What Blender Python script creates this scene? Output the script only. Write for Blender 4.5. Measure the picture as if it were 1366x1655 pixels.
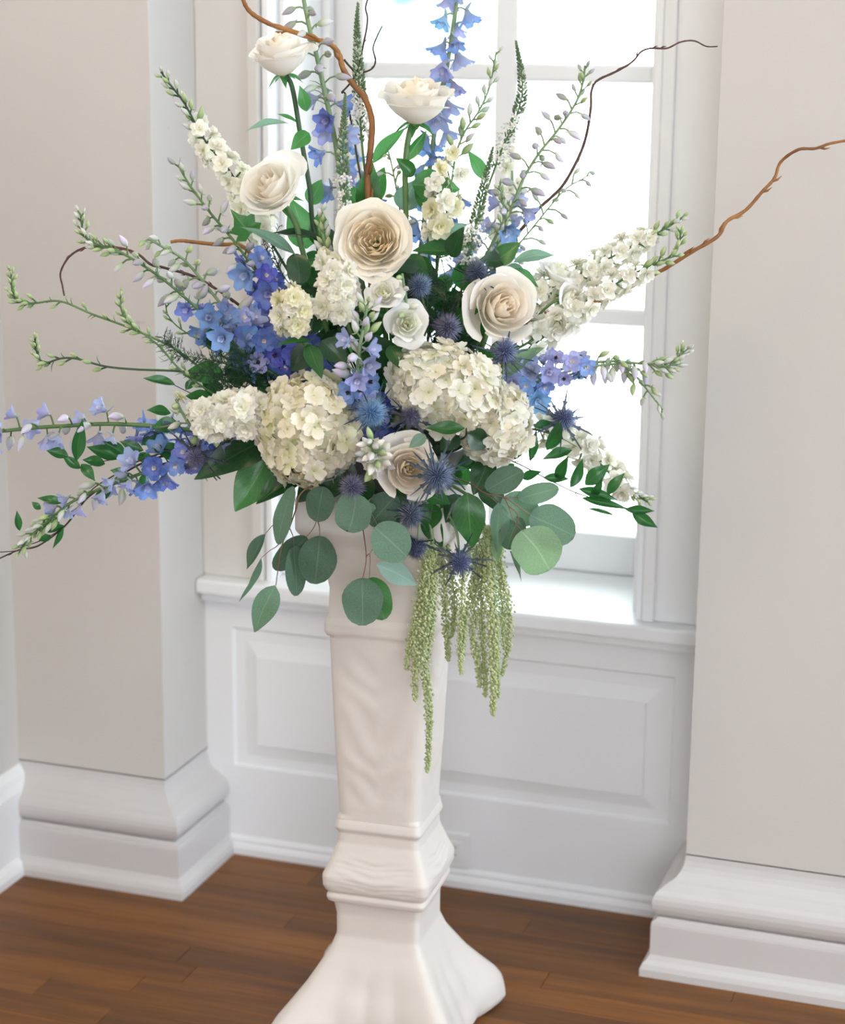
import bpy, bmesh, math, random
import numpy as np
from mathutils import Vector, Matrix, Quaternion

random.seed(7)
S = bpy.context.scene
COL = S.collection
for o in list(bpy.data.objects):
    bpy.data.objects.remove(o)

# ---------------------------------------------------------------- camera
YAW, PITCH, ROLL = math.radians(18.832), math.radians(13.632), math.radians(-0.605)
FPX, CX, CY, CAMH = 3188.26, 683.0, 827.5, 1.45
_f = Vector((-math.sin(YAW) * math.cos(PITCH), math.cos(YAW) * math.cos(PITCH), -math.sin(PITCH)))
_r = Vector((math.cos(YAW), math.sin(YAW), 0))
_d = _f.cross(_r)
CR = _r * math.cos(ROLL) + _d * math.sin(ROLL)
CD = -_r * math.sin(ROLL) + _d * math.cos(ROLL)
EYE = Vector((0, 0, CAMH))
cam_d = bpy.data.cameras.new('camera')
cam = bpy.data.objects.new('camera', cam_d)
COL.objects.link(cam)
cam.matrix_world = Matrix(((CR.x, -CD.x, -_f.x, 0), (CR.y, -CD.y, -_f.y, 0), (CR.z, -CD.z, -_f.z, CAMH), (0, 0, 0, 1)))
cam_d.sensor_fit = 'VERTICAL'
cam_d.sensor_height = 36
cam_d.lens = FPX / 1655 * 36
cam_d.clip_start = 0.05
cam_d.dof.use_dof = True
cam_d.dof.focus_distance = 2.62
cam_d.dof.aperture_fstop = 3.6
S.camera = cam

# ---------------------------------------------------------------- world, lights, exposure
W = bpy.data.worlds.new('sky')
S.world = W
W.use_nodes = True
wb = W.node_tree.nodes['Background']
wb.inputs[0].default_value = (0.93, 0.97, 1.0, 1)
wb.inputs[1].default_value = 9.0
S.view_settings.view_transform = 'Standard'
S.view_settings.look = 'None'
S.view_settings.gamma = 1
S.view_settings.use_curve_mapping = False
S.view_settings.exposure = 0.18


def area_light(name, loc, target, sx, sy, power, col, portal=False):
    l = bpy.data.lights.new(name, 'AREA')
    l.shape = 'RECTANGLE'
    l.size, l.size_y = sx, sy
    l.energy = power
    l.color = col
    o = bpy.data.objects.new(name, l)
    COL.objects.link(o)
    o.location = loc
    o.rotation_euler = (Vector(target) - Vector(loc)).to_track_quat('-Z', 'Y').to_euler()
    if portal:
        l.cycles.is_portal = True
    return o


area_light('window_portal', (-0.994, 3.47, 1.35), (-0.994, 0, 1.35), 0.8, 1.75, 1, (1, 1, 1), True)
area_light('room_fill_light', (1.2, -3.0, 1.7), (-0.6, 2.6, 1.0), 2.6, 2.0, 108, (0.935, 0.985, 1.06))  # added front fill from behind the camera; no window is modelled there
area_light('assumed_side_light', (2.95, 2.0, 1.5), (-1.4, 2.35, 0.9), 2.0, 1.9, 100, (0.82, 0.94, 1.06))  # assumed cool light from the right, bare inside the room; that wall has no window
area_light('assumed_warm_light', (-1.1, 0.9, 2.8), (-1.5, 2.6, 1.1), 0.8, 0.8, 17, (1.0, 0.76, 0.46))  # assumed warm indoor light, hung below the ceiling without any lamp fixture

# ---------------------------------------------------------------- pixel to place
BX, BY = -0.908, 2.529                       # pedestal axis on the floor
HN = Vector((-math.sin(YAW), math.cos(YAW), 0))   # level viewing direction
TOW = -HN
RGT = Vector((math.cos(YAW), math.sin(YAW), 0))
UP = Vector((0, 0, 1))


def ray(px, py):
    return CR * ((px - CX) / FPX) + CD * ((py - CY) / FPX) + _f


def at(px, py, d=0.0):
    """the point seen at a pixel, d metres in front of the upright plane through the pedestal's axis"""
    v = ray(px, py)
    k = ((Vector((BX, BY, 0)) - EYE).dot(HN) - d) / v.dot(HN)
    return EYE + v * k


def vdir(r, u, t):
    return (RGT * r + UP * u + TOW * t).normalized()


# ---------------------------------------------------------------- materials
def lin(r, g, b):
    def c(v):
        v /= 255
        return v / 12.92 if v <= .04045 else ((v + .055) / 1.055) ** 2.4
    return (c(r), c(g), c(b), 1)


def new_mat(name):
    m = bpy.data.materials.new(name)
    m.use_nodes = True
    nt = m.node_tree
    nt.nodes.clear()
    out = nt.nodes.new('ShaderNodeOutputMaterial')
    return m, nt, out


def N(nt, t, **kw):
    n = nt.nodes.new(t)
    for k, v in kw.items():
        if k in n.inputs:
            n.inputs[k].default_value = v
        else:
            setattr(n, k, v)
    return n


def ramp(nt, fac, stops):
    r = nt.nodes.new('ShaderNodeValToRGB')
    el = r.color_ramp.elements
    while len(el) < len(stops):
        el.new(0.5)
    for e, (p, c) in zip(el, stops):
        e.position = p
        e.color = c
    nt.links.new(fac, r.inputs[0])
    return r.outputs[0]


def paint(name, col, rough=0.55, bump=0.02, scale=60, spots=0.0):
    m, nt, out = new_mat(name)
    p = N(nt, 'ShaderNodeBsdfPrincipled', Roughness=rough)
    tc = N(nt, 'ShaderNodeTexCoord')
    n1 = N(nt, 'ShaderNodeTexNoise', Scale=3.0, Detail=4.0)
    nt.links.new(tc.outputs['Object'], n1.inputs['Vector'])
    a = tuple(c * 0.965 for c in col[:3]) + (1,)
    c0 = ramp(nt, n1.outputs[0], [(0.3, a), (0.7, col)])
    if spots:
        n3 = N(nt, 'ShaderNodeTexNoise', Scale=9.0, Detail=6.0, Roughness=0.7)
        mp = N(nt, 'ShaderNodeMapping')
        mp.inputs['Scale'].default_value = (0.5, 1, 1.4)
        nt.links.new(tc.outputs['Object'], mp.inputs[0])
        nt.links.new(mp.outputs[0], n3.inputs['Vector'])
        mk = ramp(nt, n3.outputs[0], [(0.665, (0, 0, 0, 1)), (0.70, (1, 1, 1, 1))])
        mul = N(nt, 'ShaderNodeMath', operation='MULTIPLY')
        mul.inputs[1].default_value = spots
        nt.links.new(mk, mul.inputs[0])
        mx = N(nt, 'ShaderNodeMix', data_type='RGBA')
        nt.links.new(mul.outputs[0], mx.inputs['Factor'])
        nt.links.new(c0, mx.inputs['A'])
        mx.inputs['B'].default_value = tuple(c * 0.45 for c in col[:3]) + (1,)
        c0 = mx.outputs['Result']
    nt.links.new(c0, p.inputs['Base Color'])
    n2 = N(nt, 'ShaderNodeTexNoise', Scale=scale, Detail=3.0)
    nt.links.new(tc.outputs['Object'], n2.inputs['Vector'])
    b = N(nt, 'ShaderNodeBump', Strength=bump, Distance=0.01)
    nt.links.new(n2.outputs[0], b.inputs['Height'])
    nt.links.new(b.outputs[0], p.inputs['Normal'])
    nt.links.new(p.outputs[0], out.inputs[0])
    return m


M = {}
M['wall'] = paint('wall_paint', (0.615, 0.59, 0.56, 1), 0.7, 0.05, 40, 0.5)
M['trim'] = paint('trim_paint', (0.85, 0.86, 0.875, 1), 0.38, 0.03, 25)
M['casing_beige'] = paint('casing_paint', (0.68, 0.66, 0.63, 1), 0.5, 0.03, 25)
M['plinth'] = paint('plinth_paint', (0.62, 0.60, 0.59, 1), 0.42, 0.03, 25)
M['sash'] = paint('sash_paint', (0.87, 0.885, 0.90, 1), 0.4, 0.02, 25)
M['ceiling'] = paint('ceiling_paint', (0.82, 0.83, 0.84, 1), 0.8)
M['plaster'] = paint('pedestal_plaster', (0.72, 0.67, 0.62, 1), 0.6, 0.06, 45)
M['plastic'] = paint('outlet_plastic', (0.84, 0.845, 0.855, 1), 0.3, 0.0)
M['slot'] = paint('outlet_slot', (0.38, 0.37, 0.36, 1), 0.5, 0.0)
M['stone'] = paint('pale_paving', (0.78, 0.77, 0.75, 1), 0.8, 0.1, 4)
M['bowl'] = paint('bowl_glaze', (0.07, 0.075, 0.075, 1), 0.35, 0.03)
M['foam'] = paint('floral_foam', (0.03, 0.07, 0.035, 1), 0.95, 0.4, 200)


def wood_mat():
    m, nt, out = new_mat('oak_floor')
    p = N(nt, 'ShaderNodeBsdfPrincipled', Roughness=0.46)
    tc = N(nt, 'ShaderNodeTexCoord')
    oi = N(nt, 'ShaderNodeObjectInfo')
    mp = N(nt, 'ShaderNodeMapping')
    mp.inputs['Scale'].default_value = (1.6, 26, 26)
    add = N(nt, 'ShaderNodeVectorMath', operation='MULTIPLY_ADD')
    add.inputs[1].default_value = (0, 0, 0)
    nt.links.new(tc.outputs['Object'], mp.inputs[0])
    cmb = N(nt, 'ShaderNodeCombineXYZ')
    mu = N(nt, 'ShaderNodeMath', operation='MULTIPLY')
    mu.inputs[1].default_value = 57.0
    nt.links.new(oi.outputs['Random'], mu.inputs[0])
    nt.links.new(mu.outputs[0], cmb.inputs[0])
    nt.links.new(mu.outputs[0], cmb.inputs[1])
    va = N(nt, 'ShaderNodeVectorMath', operation='ADD')
    nt.links.new(mp.outputs[0], va.inputs[0])
    nt.links.new(cmb.outputs[0], va.inputs[1])
    n1 = N(nt, 'ShaderNodeTexNoise', Scale=1.0, Detail=6.0, Roughness=0.6, Distortion=0.6)
    nt.links.new(va.outputs[0], n1.inputs['Vector'])
    n2 = N(nt, 'ShaderNodeTexNoise', Scale=5.0, Detail=5.0, Roughness=0.7)
    nt.links.new(va.outputs[0], n2.inputs['Vector'])
    c1 = ramp(nt, n1.outputs[0], [(0.28, lin(92, 52, 10)), (0.5, lin(124, 74, 15)), (0.72, lin(146, 91, 22))])
    c2 = ramp(nt, n2.outputs[0], [(0.3, (0.72, 0.72, 0.72, 1)), (0.6, (1, 1, 1, 1))])
    mx = N(nt, 'ShaderNodeMix', data_type='RGBA', blend_type='MULTIPLY')
    mx.inputs['Factor'].default_value = 1
    nt.links.new(c1, mx.inputs['A'])
    nt.links.new(c2, mx.inputs['B'])
    hs = N(nt, 'ShaderNodeHueSaturation')
    vr = N(nt, 'ShaderNodeMapRange')
    vr.inputs['To Min'].default_value = 0.72
    vr.inputs['To Max'].default_value = 1.12
    nt.links.new(oi.outputs['Random'], vr.inputs[0])
    nt.links.new(vr.outputs[0], hs.inputs['Value'])
    nt.links.new(mx.outputs['Result'], hs.inputs['Color'])
    nt.links.new(hs.outputs[0], p.inputs['Base Color'])
    b = N(nt, 'ShaderNodeBump', Strength=0.06, Distance=0.01)
    nt.links.new(n2.outputs[0], b.inputs['Height'])
    nt.links.new(b.outputs[0], p.inputs['Normal'])
    nt.links.new(p.outputs[0], out.inputs[0])
    return m


M['wood'] = wood_mat()


def glass_mat():
    m, nt, out = new_mat('window_glass')
    tr = N(nt, 'ShaderNodeBsdfTransparent')
    tr.inputs[0].default_value = (0.95, 0.985, 0.98, 1)
    gl = N(nt, 'ShaderNodeBsdfGlossy', Roughness=0.02)
    fr = N(nt, 'ShaderNodeFresnel', IOR=1.45)
    mx = N(nt, 'ShaderNodeMixShader')
    nt.links.new(fr.outputs[0], mx.inputs[0])
    nt.links.new(tr.outputs[0], mx.inputs[1])
    nt.links.new(gl.outputs[0], mx.inputs[2])
    nt.links.new(mx.outputs[0], out.inputs[0])
    return m


M['glass'] = glass_mat()


def leaf_mat(name, c_dark, c_light, vein, rough=0.4, trans=0.35, tcol=None, vein_n=9.0, vein_amt=0.35, var=0.18):
    m, nt, out = new_mat(name)
    p = N(nt, 'ShaderNodeBsdfPrincipled', Roughness=rough)
    uv = N(nt, 'ShaderNodeUVMap')
    sx = N(nt, 'ShaderNodeSeparateXYZ')
    nt.links.new(uv.outputs[0], sx.inputs[0])
    s = N(nt, 'ShaderNodeMath', operation='SUBTRACT')
    s.inputs[1].default_value = 0.5
    nt.links.new(sx.outputs[0], s.inputs[0])
    ab = N(nt, 'ShaderNodeMath', operation='ABSOLUTE')
    nt.links.new(s.outputs[0], ab.inputs[0])
    mid = ramp(nt, ab.outputs[0], [(0.006, (0.8, 0.8, 0.8, 1)), (0.026, (0, 0, 0, 1))])
    k = N(nt, 'ShaderNodeMath', operation='MULTIPLY_ADD')
    k.inputs[1].default_value = -0.9
    nt.links.new(ab.outputs[0], k.inputs[0])
    nt.links.new(sx.outputs[1], k.inputs[2])
    mu = N(nt, 'ShaderNodeMath', operation='MULTIPLY')
    mu.inputs[1].default_value = vein_n * 6.283
    nt.links.new(k.outputs[0], mu.inputs[0])
    si = N(nt, 'ShaderNodeMath', operation='SINE')
    nt.links.new(mu.outputs[0], si.inputs[0])
    sv = ramp(nt, si.outputs[0], [(0.9, (0, 0, 0, 1)), (1.0, (vein_amt,) * 3 + (1,))])
    mxv = N(nt, 'ShaderNodeMath', operation='MAXIMUM')
    nt.links.new(mid, mxv.inputs[0])
    nt.links.new(sv, mxv.inputs[1])
    tc = N(nt, 'ShaderNodeTexCoord')
    no = N(nt, 'ShaderNodeTexNoise', Scale=40.0, Detail=3.0)
    nt.links.new(tc.outputs['Object'], no.inputs['Vector'])
    base = ramp(nt, no.outputs[0], [(0.3, c_dark), (0.7, c_light)])
    mx = N(nt, 'ShaderNodeMix', data_type='RGBA')
    nt.links.new(mxv.outputs[0], mx.inputs['Factor'])
    nt.links.new(base, mx.inputs['A'])
    mx.inputs['B'].default_value = vein
    oi = N(nt, 'ShaderNodeObjectInfo')
    vr = N(nt, 'ShaderNodeMapRange')
    vr.inputs['To Min'].default_value = 1 - var
    vr.inputs['To Max'].default_value = 1 + var
    nt.links.new(oi.outputs['Random'], vr.inputs[0])
    hs = N(nt, 'ShaderNodeHueSaturation')
    nt.links.new(vr.outputs[0], hs.inputs['Value'])
    nt.links.new(mx.outputs['Result'], hs.inputs['Color'])
    nt.links.new(hs.outputs[0], p.inputs['Base Color'])
    t = N(nt, 'ShaderNodeBsdfTranslucent')
    if tcol:
        t.inputs[0].default_value = tcol
    else:
        nt.links.new(hs.outputs[0], t.inputs[0])
    ms = N(nt, 'ShaderNodeMixShader')
    ms.inputs[0].default_value = trans
    nt.links.new(p.outputs[0], ms.inputs[1])
    nt.links.new(t.outputs[0], ms.inputs[2])
    nt.links.new(ms.outputs[0], out.inputs[0])
    return m


def petal_mat(name, rough=0.55, trans=0.3, var=0.1, huevar=0.0):
    """colour comes from the mesh's own colour attribute"""
    m, nt, out = new_mat(name)
    p = N(nt, 'ShaderNodeBsdfPrincipled', Roughness=rough)
    at_ = N(nt, 'ShaderNodeAttribute', attribute_name='Col')
    oi = N(nt, 'ShaderNodeObjectInfo')
    vr = N(nt, 'ShaderNodeMapRange')
    vr.inputs['To Min'].default_value = 1 - var
    vr.inputs['To Max'].default_value = 1 + var
    nt.links.new(oi.outputs['Random'], vr.inputs[0])
    hr = N(nt, 'ShaderNodeMapRange')
    hr.inputs['To Min'].default_value = 0.5 - huevar
    hr.inputs['To Max'].default_value = 0.5 + huevar
    sc = N(nt, 'ShaderNodeMath', operation='MULTIPLY')
    sc.inputs[1].default_value = 7.31
    fr = N(nt, 'ShaderNodeMath', operation='FRACT')
    nt.links.new(oi.outputs['Random'], sc.inputs[0])
    nt.links.new(sc.outputs[0], fr.inputs[0])
    nt.links.new(fr.outputs[0], hr.inputs[0])
    hs = N(nt, 'ShaderNodeHueSaturation')
    nt.links.new(hr.outputs[0], hs.inputs['Hue'])
    nt.links.new(vr.outputs[0], hs.inputs['Value'])
    nt.links.new(at_.outputs['Color'], hs.inputs['Color'])
    nt.links.new(hs.outputs[0], p.inputs['Base Color'])
    t = N(nt, 'ShaderNodeBsdfTranslucent')
    nt.links.new(hs.outputs[0], t.inputs[0])
    ms = N(nt, 'ShaderNodeMixShader')
    ms.inputs[0].default_value = trans
    nt.links.new(p.outputs[0], ms.inputs[1])
    nt.links.new(t.outputs[0], ms.inputs[2])
    nt.links.new(ms.outputs[0], out.inputs[0])
    return m


def plain(name, col, rough=0.5, bump=0.1, scale=300, col2=None, nscale=30):
    m, nt, out = new_mat(name)
    p = N(nt, 'ShaderNodeBsdfPrincipled', Roughness=rough)
    tc = N(nt, 'ShaderNodeTexCoord')
    n1 = N(nt, 'ShaderNodeTexNoise', Scale=nscale, Detail=4.0)
    nt.links.new(tc.outputs['Object'], n1.inputs['Vector'])
    c2 = col2 or tuple(c * 0.8 for c in col[:3]) + (1,)
    nt.links.new(ramp(nt, n1.outputs[0], [(0.35, c2), (0.65, col)]), p.inputs['Base Color'])
    n2 = N(nt, 'ShaderNodeTexNoise', Scale=scale, Detail=2.0)
    nt.links.new(tc.outputs['Object'], n2.inputs['Vector'])
    b = N(nt, 'ShaderNodeBump', Strength=bump, Distance=0.003)
    nt.links.new(n2.outputs[0], b.inputs['Height'])
    nt.links.new(b.outputs[0], p.inputs['Normal'])
    nt.links.new(p.outputs[0], out.inputs[0])
    return m


# ---------------------------------------------------------------- mesh helpers
class MB:
    def __init__(s):
        s.v, s.f, s.c, s.uv = [], [], [], []

    def add(s, verts, faces, cols=None, uvs=None):
        n = len(s.v)
        s.v += [tuple(p) for p in verts]
        s.f += [tuple(i + n for i in f) for f in faces]
        if cols is not None:
            s.c += [tuple(c) for c in cols]
        if uvs is not None:
            s.uv += [tuple(u) for u in uvs]
        return s

    def box(s, x0, x1, y0, y1, z0, z1):
        v = [(x, y, z) for z in (z0, z1) for y in (y0, y1) for x in (x0, x1)]
        f = [(0, 2, 3, 1), (4, 5, 7, 6), (0, 1, 5, 4), (2, 6, 7, 3), (0, 4, 6, 2), (1, 3, 7, 5)]
        return s.add(v, f)

    def mesh(s, name, mat, smooth=True):
        me = bpy.data.meshes.new(name)
        me.from_pydata(s.v, [], s.f)
        if s.c:
            ca = me.color_attributes.new('Col', 'FLOAT_COLOR', 'POINT')
            arr = np.ones((len(s.v), 4), dtype=np.float32)
            arr[:, :3] = np.array(s.c, dtype=np.float32)[:, :3]
            ca.data.foreach_set('color', arr.ravel())
        if s.uv:
            ul = me.uv_layers.new(name='UVMap')
            li = np.empty(len(me.loops), dtype=np.int32)
            me.loops.foreach_get('vertex_index', li)
            ul.data.foreach_set('uv', np.array(s.uv, dtype=np.float32)[li].ravel())
        if smooth:
            me.polygons.foreach_set('use_smooth', [True] * len(me.polygons))
        me.materials.append(mat)
        me.update()
        return me


def link(name, me, parent=None, loc=(0, 0, 0), quat=None, scale=None):
    o = bpy.data.objects.new(name, me)
    COL.objects.link(o)
    o.parent = parent
    base = parent.location if parent is not None else Vector((0, 0, 0))
    if parent is not None and parent.parent is not None:
        base = base + parent.parent.location
    o.location = Vector(loc) - base
    if quat is not None:
        o.rotation_mode = 'QUATERNION'
        o.rotation_quaternion = quat
    if scale is not None:
        o.scale = scale if hasattr(scale, '__len__') else (scale,) * 3
    return o


def tag(o, label, cat, group=None):
    o['label'] = label
    o['category'] = cat
    if group:
        o['group'] = group
    return o


def struct(o, label=None):
    o['kind'] = 'structure'
    if label:
        o['label'] = label
    return o


def thing(name, label, cat, loc, group=None):
    o = bpy.data.objects.new(name, None)
    o.empty_display_size = 0.02
    COL.objects.link(o)
    o.location = loc
    return tag(o, label, cat, group)


def boxobj(name, boxes, mat, parent=None, bev=0.0):
    mb = MB()
    for b in boxes:
        mb.box(*b)
    me = mb.mesh(name, mat, False)
    if bev:
        bm = bmesh.new()
        bm.from_mesh(me)
        bmesh.ops.bevel(bm, geom=bm.edges[:], offset=bev, segments=2, profile=0.5, affect='EDGES')
        bm.to_mesh(me)
        bm.free()
    return link(name, me, parent)


def sweep_profile(name, path, prof, mat, parent=None):
    """prof: (offset out of the wall, z) list; path: (x, y, outx, outy) corner list, mitred"""
    mb = MB()
    n = len(prof)
    for (x, y, ox, oy) in path:
        mb.v += [(x + ox * a, y + oy * a, z) for a, z in prof]
    for i in range(len(path) - 1):
        for j in range(n - 1):
            mb.f.append((i * n + j, (i + 1) * n + j, (i + 1) * n + j + 1, i * n + j + 1))
    me = mb.mesh(name, mat, False)
    return link(name, me, parent)


# ---------------------------------------------------------------- the room
XL, XPL, XPR, YP, YB, YO = -1.735, -1.449, -0.538, 2.886, 3.064, 3.44   # left wall, pilaster edges, pilaster face, back wall, outside
CEIL = 2.95
WZ0, WZ1, WX0, WX1 = 0.50, 2.28, -1.33, -0.66
M['wall_l'] = M['wall']
struct(boxobj('wall_left', [(XL - 0.15, XL, -3.3, YO, 0, CEIL)], M['wall']), 'beige plaster side wall at the edge of the frame')
struct(boxobj('wall_left_pilaster', [(XL, XPL, YP, YO, 0, CEIL)], M['wall']), 'beige plaster pilaster beside the window recess')
struct(boxobj('wall_right_pilaster', [(XPR, 3.1, YP, YO, 0, CEIL)], M['wall']), 'pale plaster wall projecting beside the window recess')
struct(boxobj('wall_back', [(XPL, WX0, YB, YO, 0, CEIL), (WX1, XPR, YB, YO, 0, CEIL), (WX0, WX1, YB, YO, 0, WZ0), (WX0, WX1, YB, YO, WZ1, CEIL)], M['trim']),
       'white painted wall of the window recess')
struct(boxobj('wall_right', [(3.1, 3.25, -3.3, YO, 0, CEIL)], M['wall']), 'pale plaster wall across the room')
struct(boxobj('wall_front', [(XL - 0.15, 3.25, -3.45, -3.3, 0, CEIL)], M['wall']), 'pale plaster wall behind the viewer')
struct(boxobj('ceiling', [(XL - 0.15, 3.25, -3.45, YO, CEIL, CEIL + 0.1)], M['ceiling']), 'white flat ceiling of the room')

# floor planks run along the window wall
floor = boxobj('floor', [(XL - 0.15, 3.25, -3.45, YO, -0.06, -0.0185)], M['wood'])
struct(floor, 'brown oak strip floor')
PW = 0.058
rnd = random.Random(3)
plank_cache = {}


def plank_mesh(L):
    if L not in plank_cache:
        mb = MB()
        w, b, h = PW / 2 - 0.0004, 0.0007, 0.0
        mb.box(-L / 2 + .0003, L / 2 - .0003, -w, w, -0.018, 0)
        me = mb.mesh('plank', M['wood'], False)
        bm = bmesh.new()
        bm.from_mesh(me)
        ed = [e for e in bm.edges if all(v.co.z > -0.001 for v in e.verts)]
        bmesh.ops.bevel(bm, geom=ed, offset=b, segments=1, affect='EDGES')
        bm.to_mesh(me)
        bm.free()
        plank_cache[L] = me
    return plank_cache[L]


far = MB()
y = YB + 0.02 - PW / 2
row = 0
while y > -3.3:
    x = XL - rnd.random() * 0.9
    while x < 3.1:
        L = rnd.choice((0.55, 0.75, 0.95, 1.2))
        if y > 1.9 and x < 0.6:
            link('plank', plank_mesh(L), floor, (x + L / 2, y, 0))
        else:
            far.box(x + .0004, x + L - .0004, y - PW / 2 + .0004, y + PW / 2 - .0004, -0.018, 0)
        x += L
    y -= PW
    row += 1
o = link('plank_field', far.mesh('plank_field', M['wood'], False), floor)
o['kind'] = 'stuff'

# skirting of the pilasters: shoe, fascia, fillet, torus, cove
prof = [(0.0, 0.0), (0.056, 0.0), (0.056, 0.012), (0.053, 0.02), (0.047, 0.026), (0.045, 0.030), (0.043, 0.034), (0.043, 0.084), (0.042, 0.089), (0.036, 0.092), (0.034, 0.096)]
for i in range(9):
    a = -1.35 + i * (1.35 + 1.25) / 8
    prof.append((0.022 + 0.021 * math.cos(a), 0.121 + 0.0255 * math.sin(a)))
for i in range(1, 8):
    a = i / 7 * math.pi / 2
    prof.append((0.0275 * (1 - math.sin(a)), 0.150 + 0.042 * (1 - math.cos(a))))
prof.append((0.0, 0.194))
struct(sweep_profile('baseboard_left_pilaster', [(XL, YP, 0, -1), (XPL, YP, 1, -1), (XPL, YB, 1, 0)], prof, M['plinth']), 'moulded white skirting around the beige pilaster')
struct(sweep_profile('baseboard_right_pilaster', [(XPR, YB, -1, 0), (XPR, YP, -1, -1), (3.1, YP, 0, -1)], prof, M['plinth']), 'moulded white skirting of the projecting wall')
profl = [(0.0, 0.0), (0.034, 0.0), (0.034, 0.012), (0.029, 0.022), (0.022, 0.026), (0.020, 0.03), (0.020, 0.148), (0.014, 0.162), (0.012, 0.172), (0.005, 0.182), (0.0, 0.186)]
struct(sweep_profile('baseboard_left', [(XL, -3.3, 1, 0), (XL, YP, 1, 0)], profl, M['trim']), 'tall white skirting of the side wall')
profb = [(0.0, 0.0), (0.012, 0.0), (0.012, 0.012), (0.009, 0.018), (0.006, 0.021), (0.006, 0.027), (0.003, 0.031), (0.0, 0.034)]
struct(sweep_profile('baseboard_back', [(XPL, YB - .006, 0, -1), (XPR, YB - .006, 0, -1)], profb, M['trim']), 'thin white shoe moulding under the window panel')

# window stool and the raised panel under it
struct(boxobj('trim_1', [(XPL, XPR, 3.018, 3.31, 0.492, 0.519)], M['trim'], None, 0.005), 'white painted window sill board')
struct(boxobj('trim_2', [(XPL, XPR, 3.038, YB + .01, 0.474, 0.4925)], M['trim'], None, 0.004), 'white moulding under the window sill')


def frame_loft(name, rings, mat, cap=True):
    """rings of (x0, x1, z0, z1, y), lofted inward"""
    mb = MB()
    for x0, x1, z0, z1, yy in rings:
        mb.v += [(x0, yy, z0), (x1, yy, z0), (x1, yy, z1), (x0, yy, z1)]
    for i in range(len(rings) - 1):
        for j in range(4):
            k = (j + 1) % 4
            mb.f.append((i * 4 + j, i * 4 + k, i * 4 + 4 + k, i * 4 + 4 + j))
    if cap:
        b = (len(rings) - 1) * 4
        mb.f.append((b, b + 1, b + 2, b + 3))
    return link(name, mb.mesh(name, mat, False))


fy = YB - 0.006
struct(frame_loft('trim_3', [(XPL, XPR, 0.0, 0.478, YB), (XPL, XPR, 0.0, 0.478, fy), (-1.397, -0.600, 0.166, 0.426, fy), (-1.392, -0.605, 0.171, 0.421, fy + 0.008), (-1.388, -0.609, 0.175, 0.417, fy + 0.009),
                              (-1.350, -0.647, 0.210, 0.376, fy + 0.001), (-1.349, -0.648, 0.211, 0.375, fy - 0.002)], M['trim']), 'white raised panel below the window')

# flat casing boards with a bead
for nm, x0, x1, xb in (('trim_4', XPL, WX0 - 0.002, WX0 - 0.022), ('trim_5', WX1 + 0.002, XPR, WX1 + 0.002)):
    struct(boxobj(nm, [(x0, x1, YB - 0.012, YB, 0.519, CEIL), (xb, xb + 0.02, YB - 0.020, YB - 0.010, 0.519, CEIL)], M['casing_beige'] if nm == 'trim_4' else M['trim'], None, 0.0025),
           'flat white window casing board next to the ' + ('beige pilaster' if nm == 'trim_4' else 'projecting wall'))
struct(boxobj('trim_6', [(WX0 - .02, WX1 + .02, YB - 0.012, YB, WZ1, WZ1 + 0.12)], M['trim'], None, 0.003), 'flat white casing board over the window')

# window: frame, stops, sash, muntins, panes
win = thing('window_1', 'white painted window with small panes', 'window', (-0.994, 3.34, 0.52))
del win['category']
win['kind'] = 'structure'
GY = 3.352
boxobj('window_frame', [(WX0, WX0 + .012, YB - .008, YO, WZ0, WZ1), (WX1 - .012, WX1, YB - .008, YO, WZ0, WZ1), (WX0, WX1, YB, YO, WZ1 - .012, WZ1), (WX0, WX1, 3.30, YO + .05, WZ0 - .02, WZ0 + .012)], M['sash'], win, 0.002)
for x0, x1 in ((WX0 + .012, WX0 + .026), (WX1 - .026, WX1 - .012)):
    boxobj('stop_bead', [(x0, x1, 3.292, 3.318, WZ0 + .019, WZ1 - .012)], M['sash'], win, 0.003)
    boxobj('stop_bead', [(x0, x1 - .004 if x0 < -1 else x1, 3.10, 3.118, WZ0 + .019, WZ1 - .012)], M['sash'], win, 0.003)
sx0, sx1 = -1.2525, -0.735
sash = boxobj('sash', [(WX0 + .012, sx0, 3.325, 3.375, 0.515, WZ1 - .012), (sx1, WX1 - .012, 3.325, 3.375, 0.515, WZ1 - .012), (sx0, sx1, 3.325, 3.375, 0.515, 0.587), (sx0, sx1, 3.325, 3.375, 2.215, WZ1 - .012)], M['sash'], win, 0.003)
xc = (sx0 + sx1) / 2
mz = [0.975, 1.387, 1.80]
boxobj('muntin', [(xc - .02, xc + .02, 3.33, 3.372, 0.587, 2.215)], M['sash'], win, 0.006)
for z in mz:
    for a, b in ((sx0, xc - .02), (xc + .02, sx1)):
        boxobj('muntin', [(a, b, 3.33, 3.372, z - .0155, z + .0155)], M['sash'], win, 0.006)
zz = [0.587] + mz + [2.215]
for a, b in ((sx0, xc - .02), (xc + .02, sx1)):
    for i in range(4):
        boxobj('pane', [(a, b, GY, GY + .003, zz[i] + (.0155 if i else 0), zz[i + 1] - (.0155 if i < 3 else 0))], M['glass'], win)

# outlet on the skirting panel
ot = thing('electrical_outlet', 'white outlet plate low on the panel below the window', 'outlet', (-0.985, fy, 0.035))
boxobj('cover_plate', [(-1.045, -0.948, fy - .005, fy, 0.034, 0.098)], M['plastic'], ot, 0.002)
for x in (-1.018, -0.975):
    rc = boxobj('receptacle', [(x - .012, x + .012, fy - .007, fy - .004, 0.049, 0.083)], M['plastic'], ot, 0.001)
    for z in (0.059, 0.073):
        boxobj('slot', [(x - .004, x + .004, fy - .0074, fy - .0069, z - .001, z + .001)], M['slot'], rc)

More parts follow.
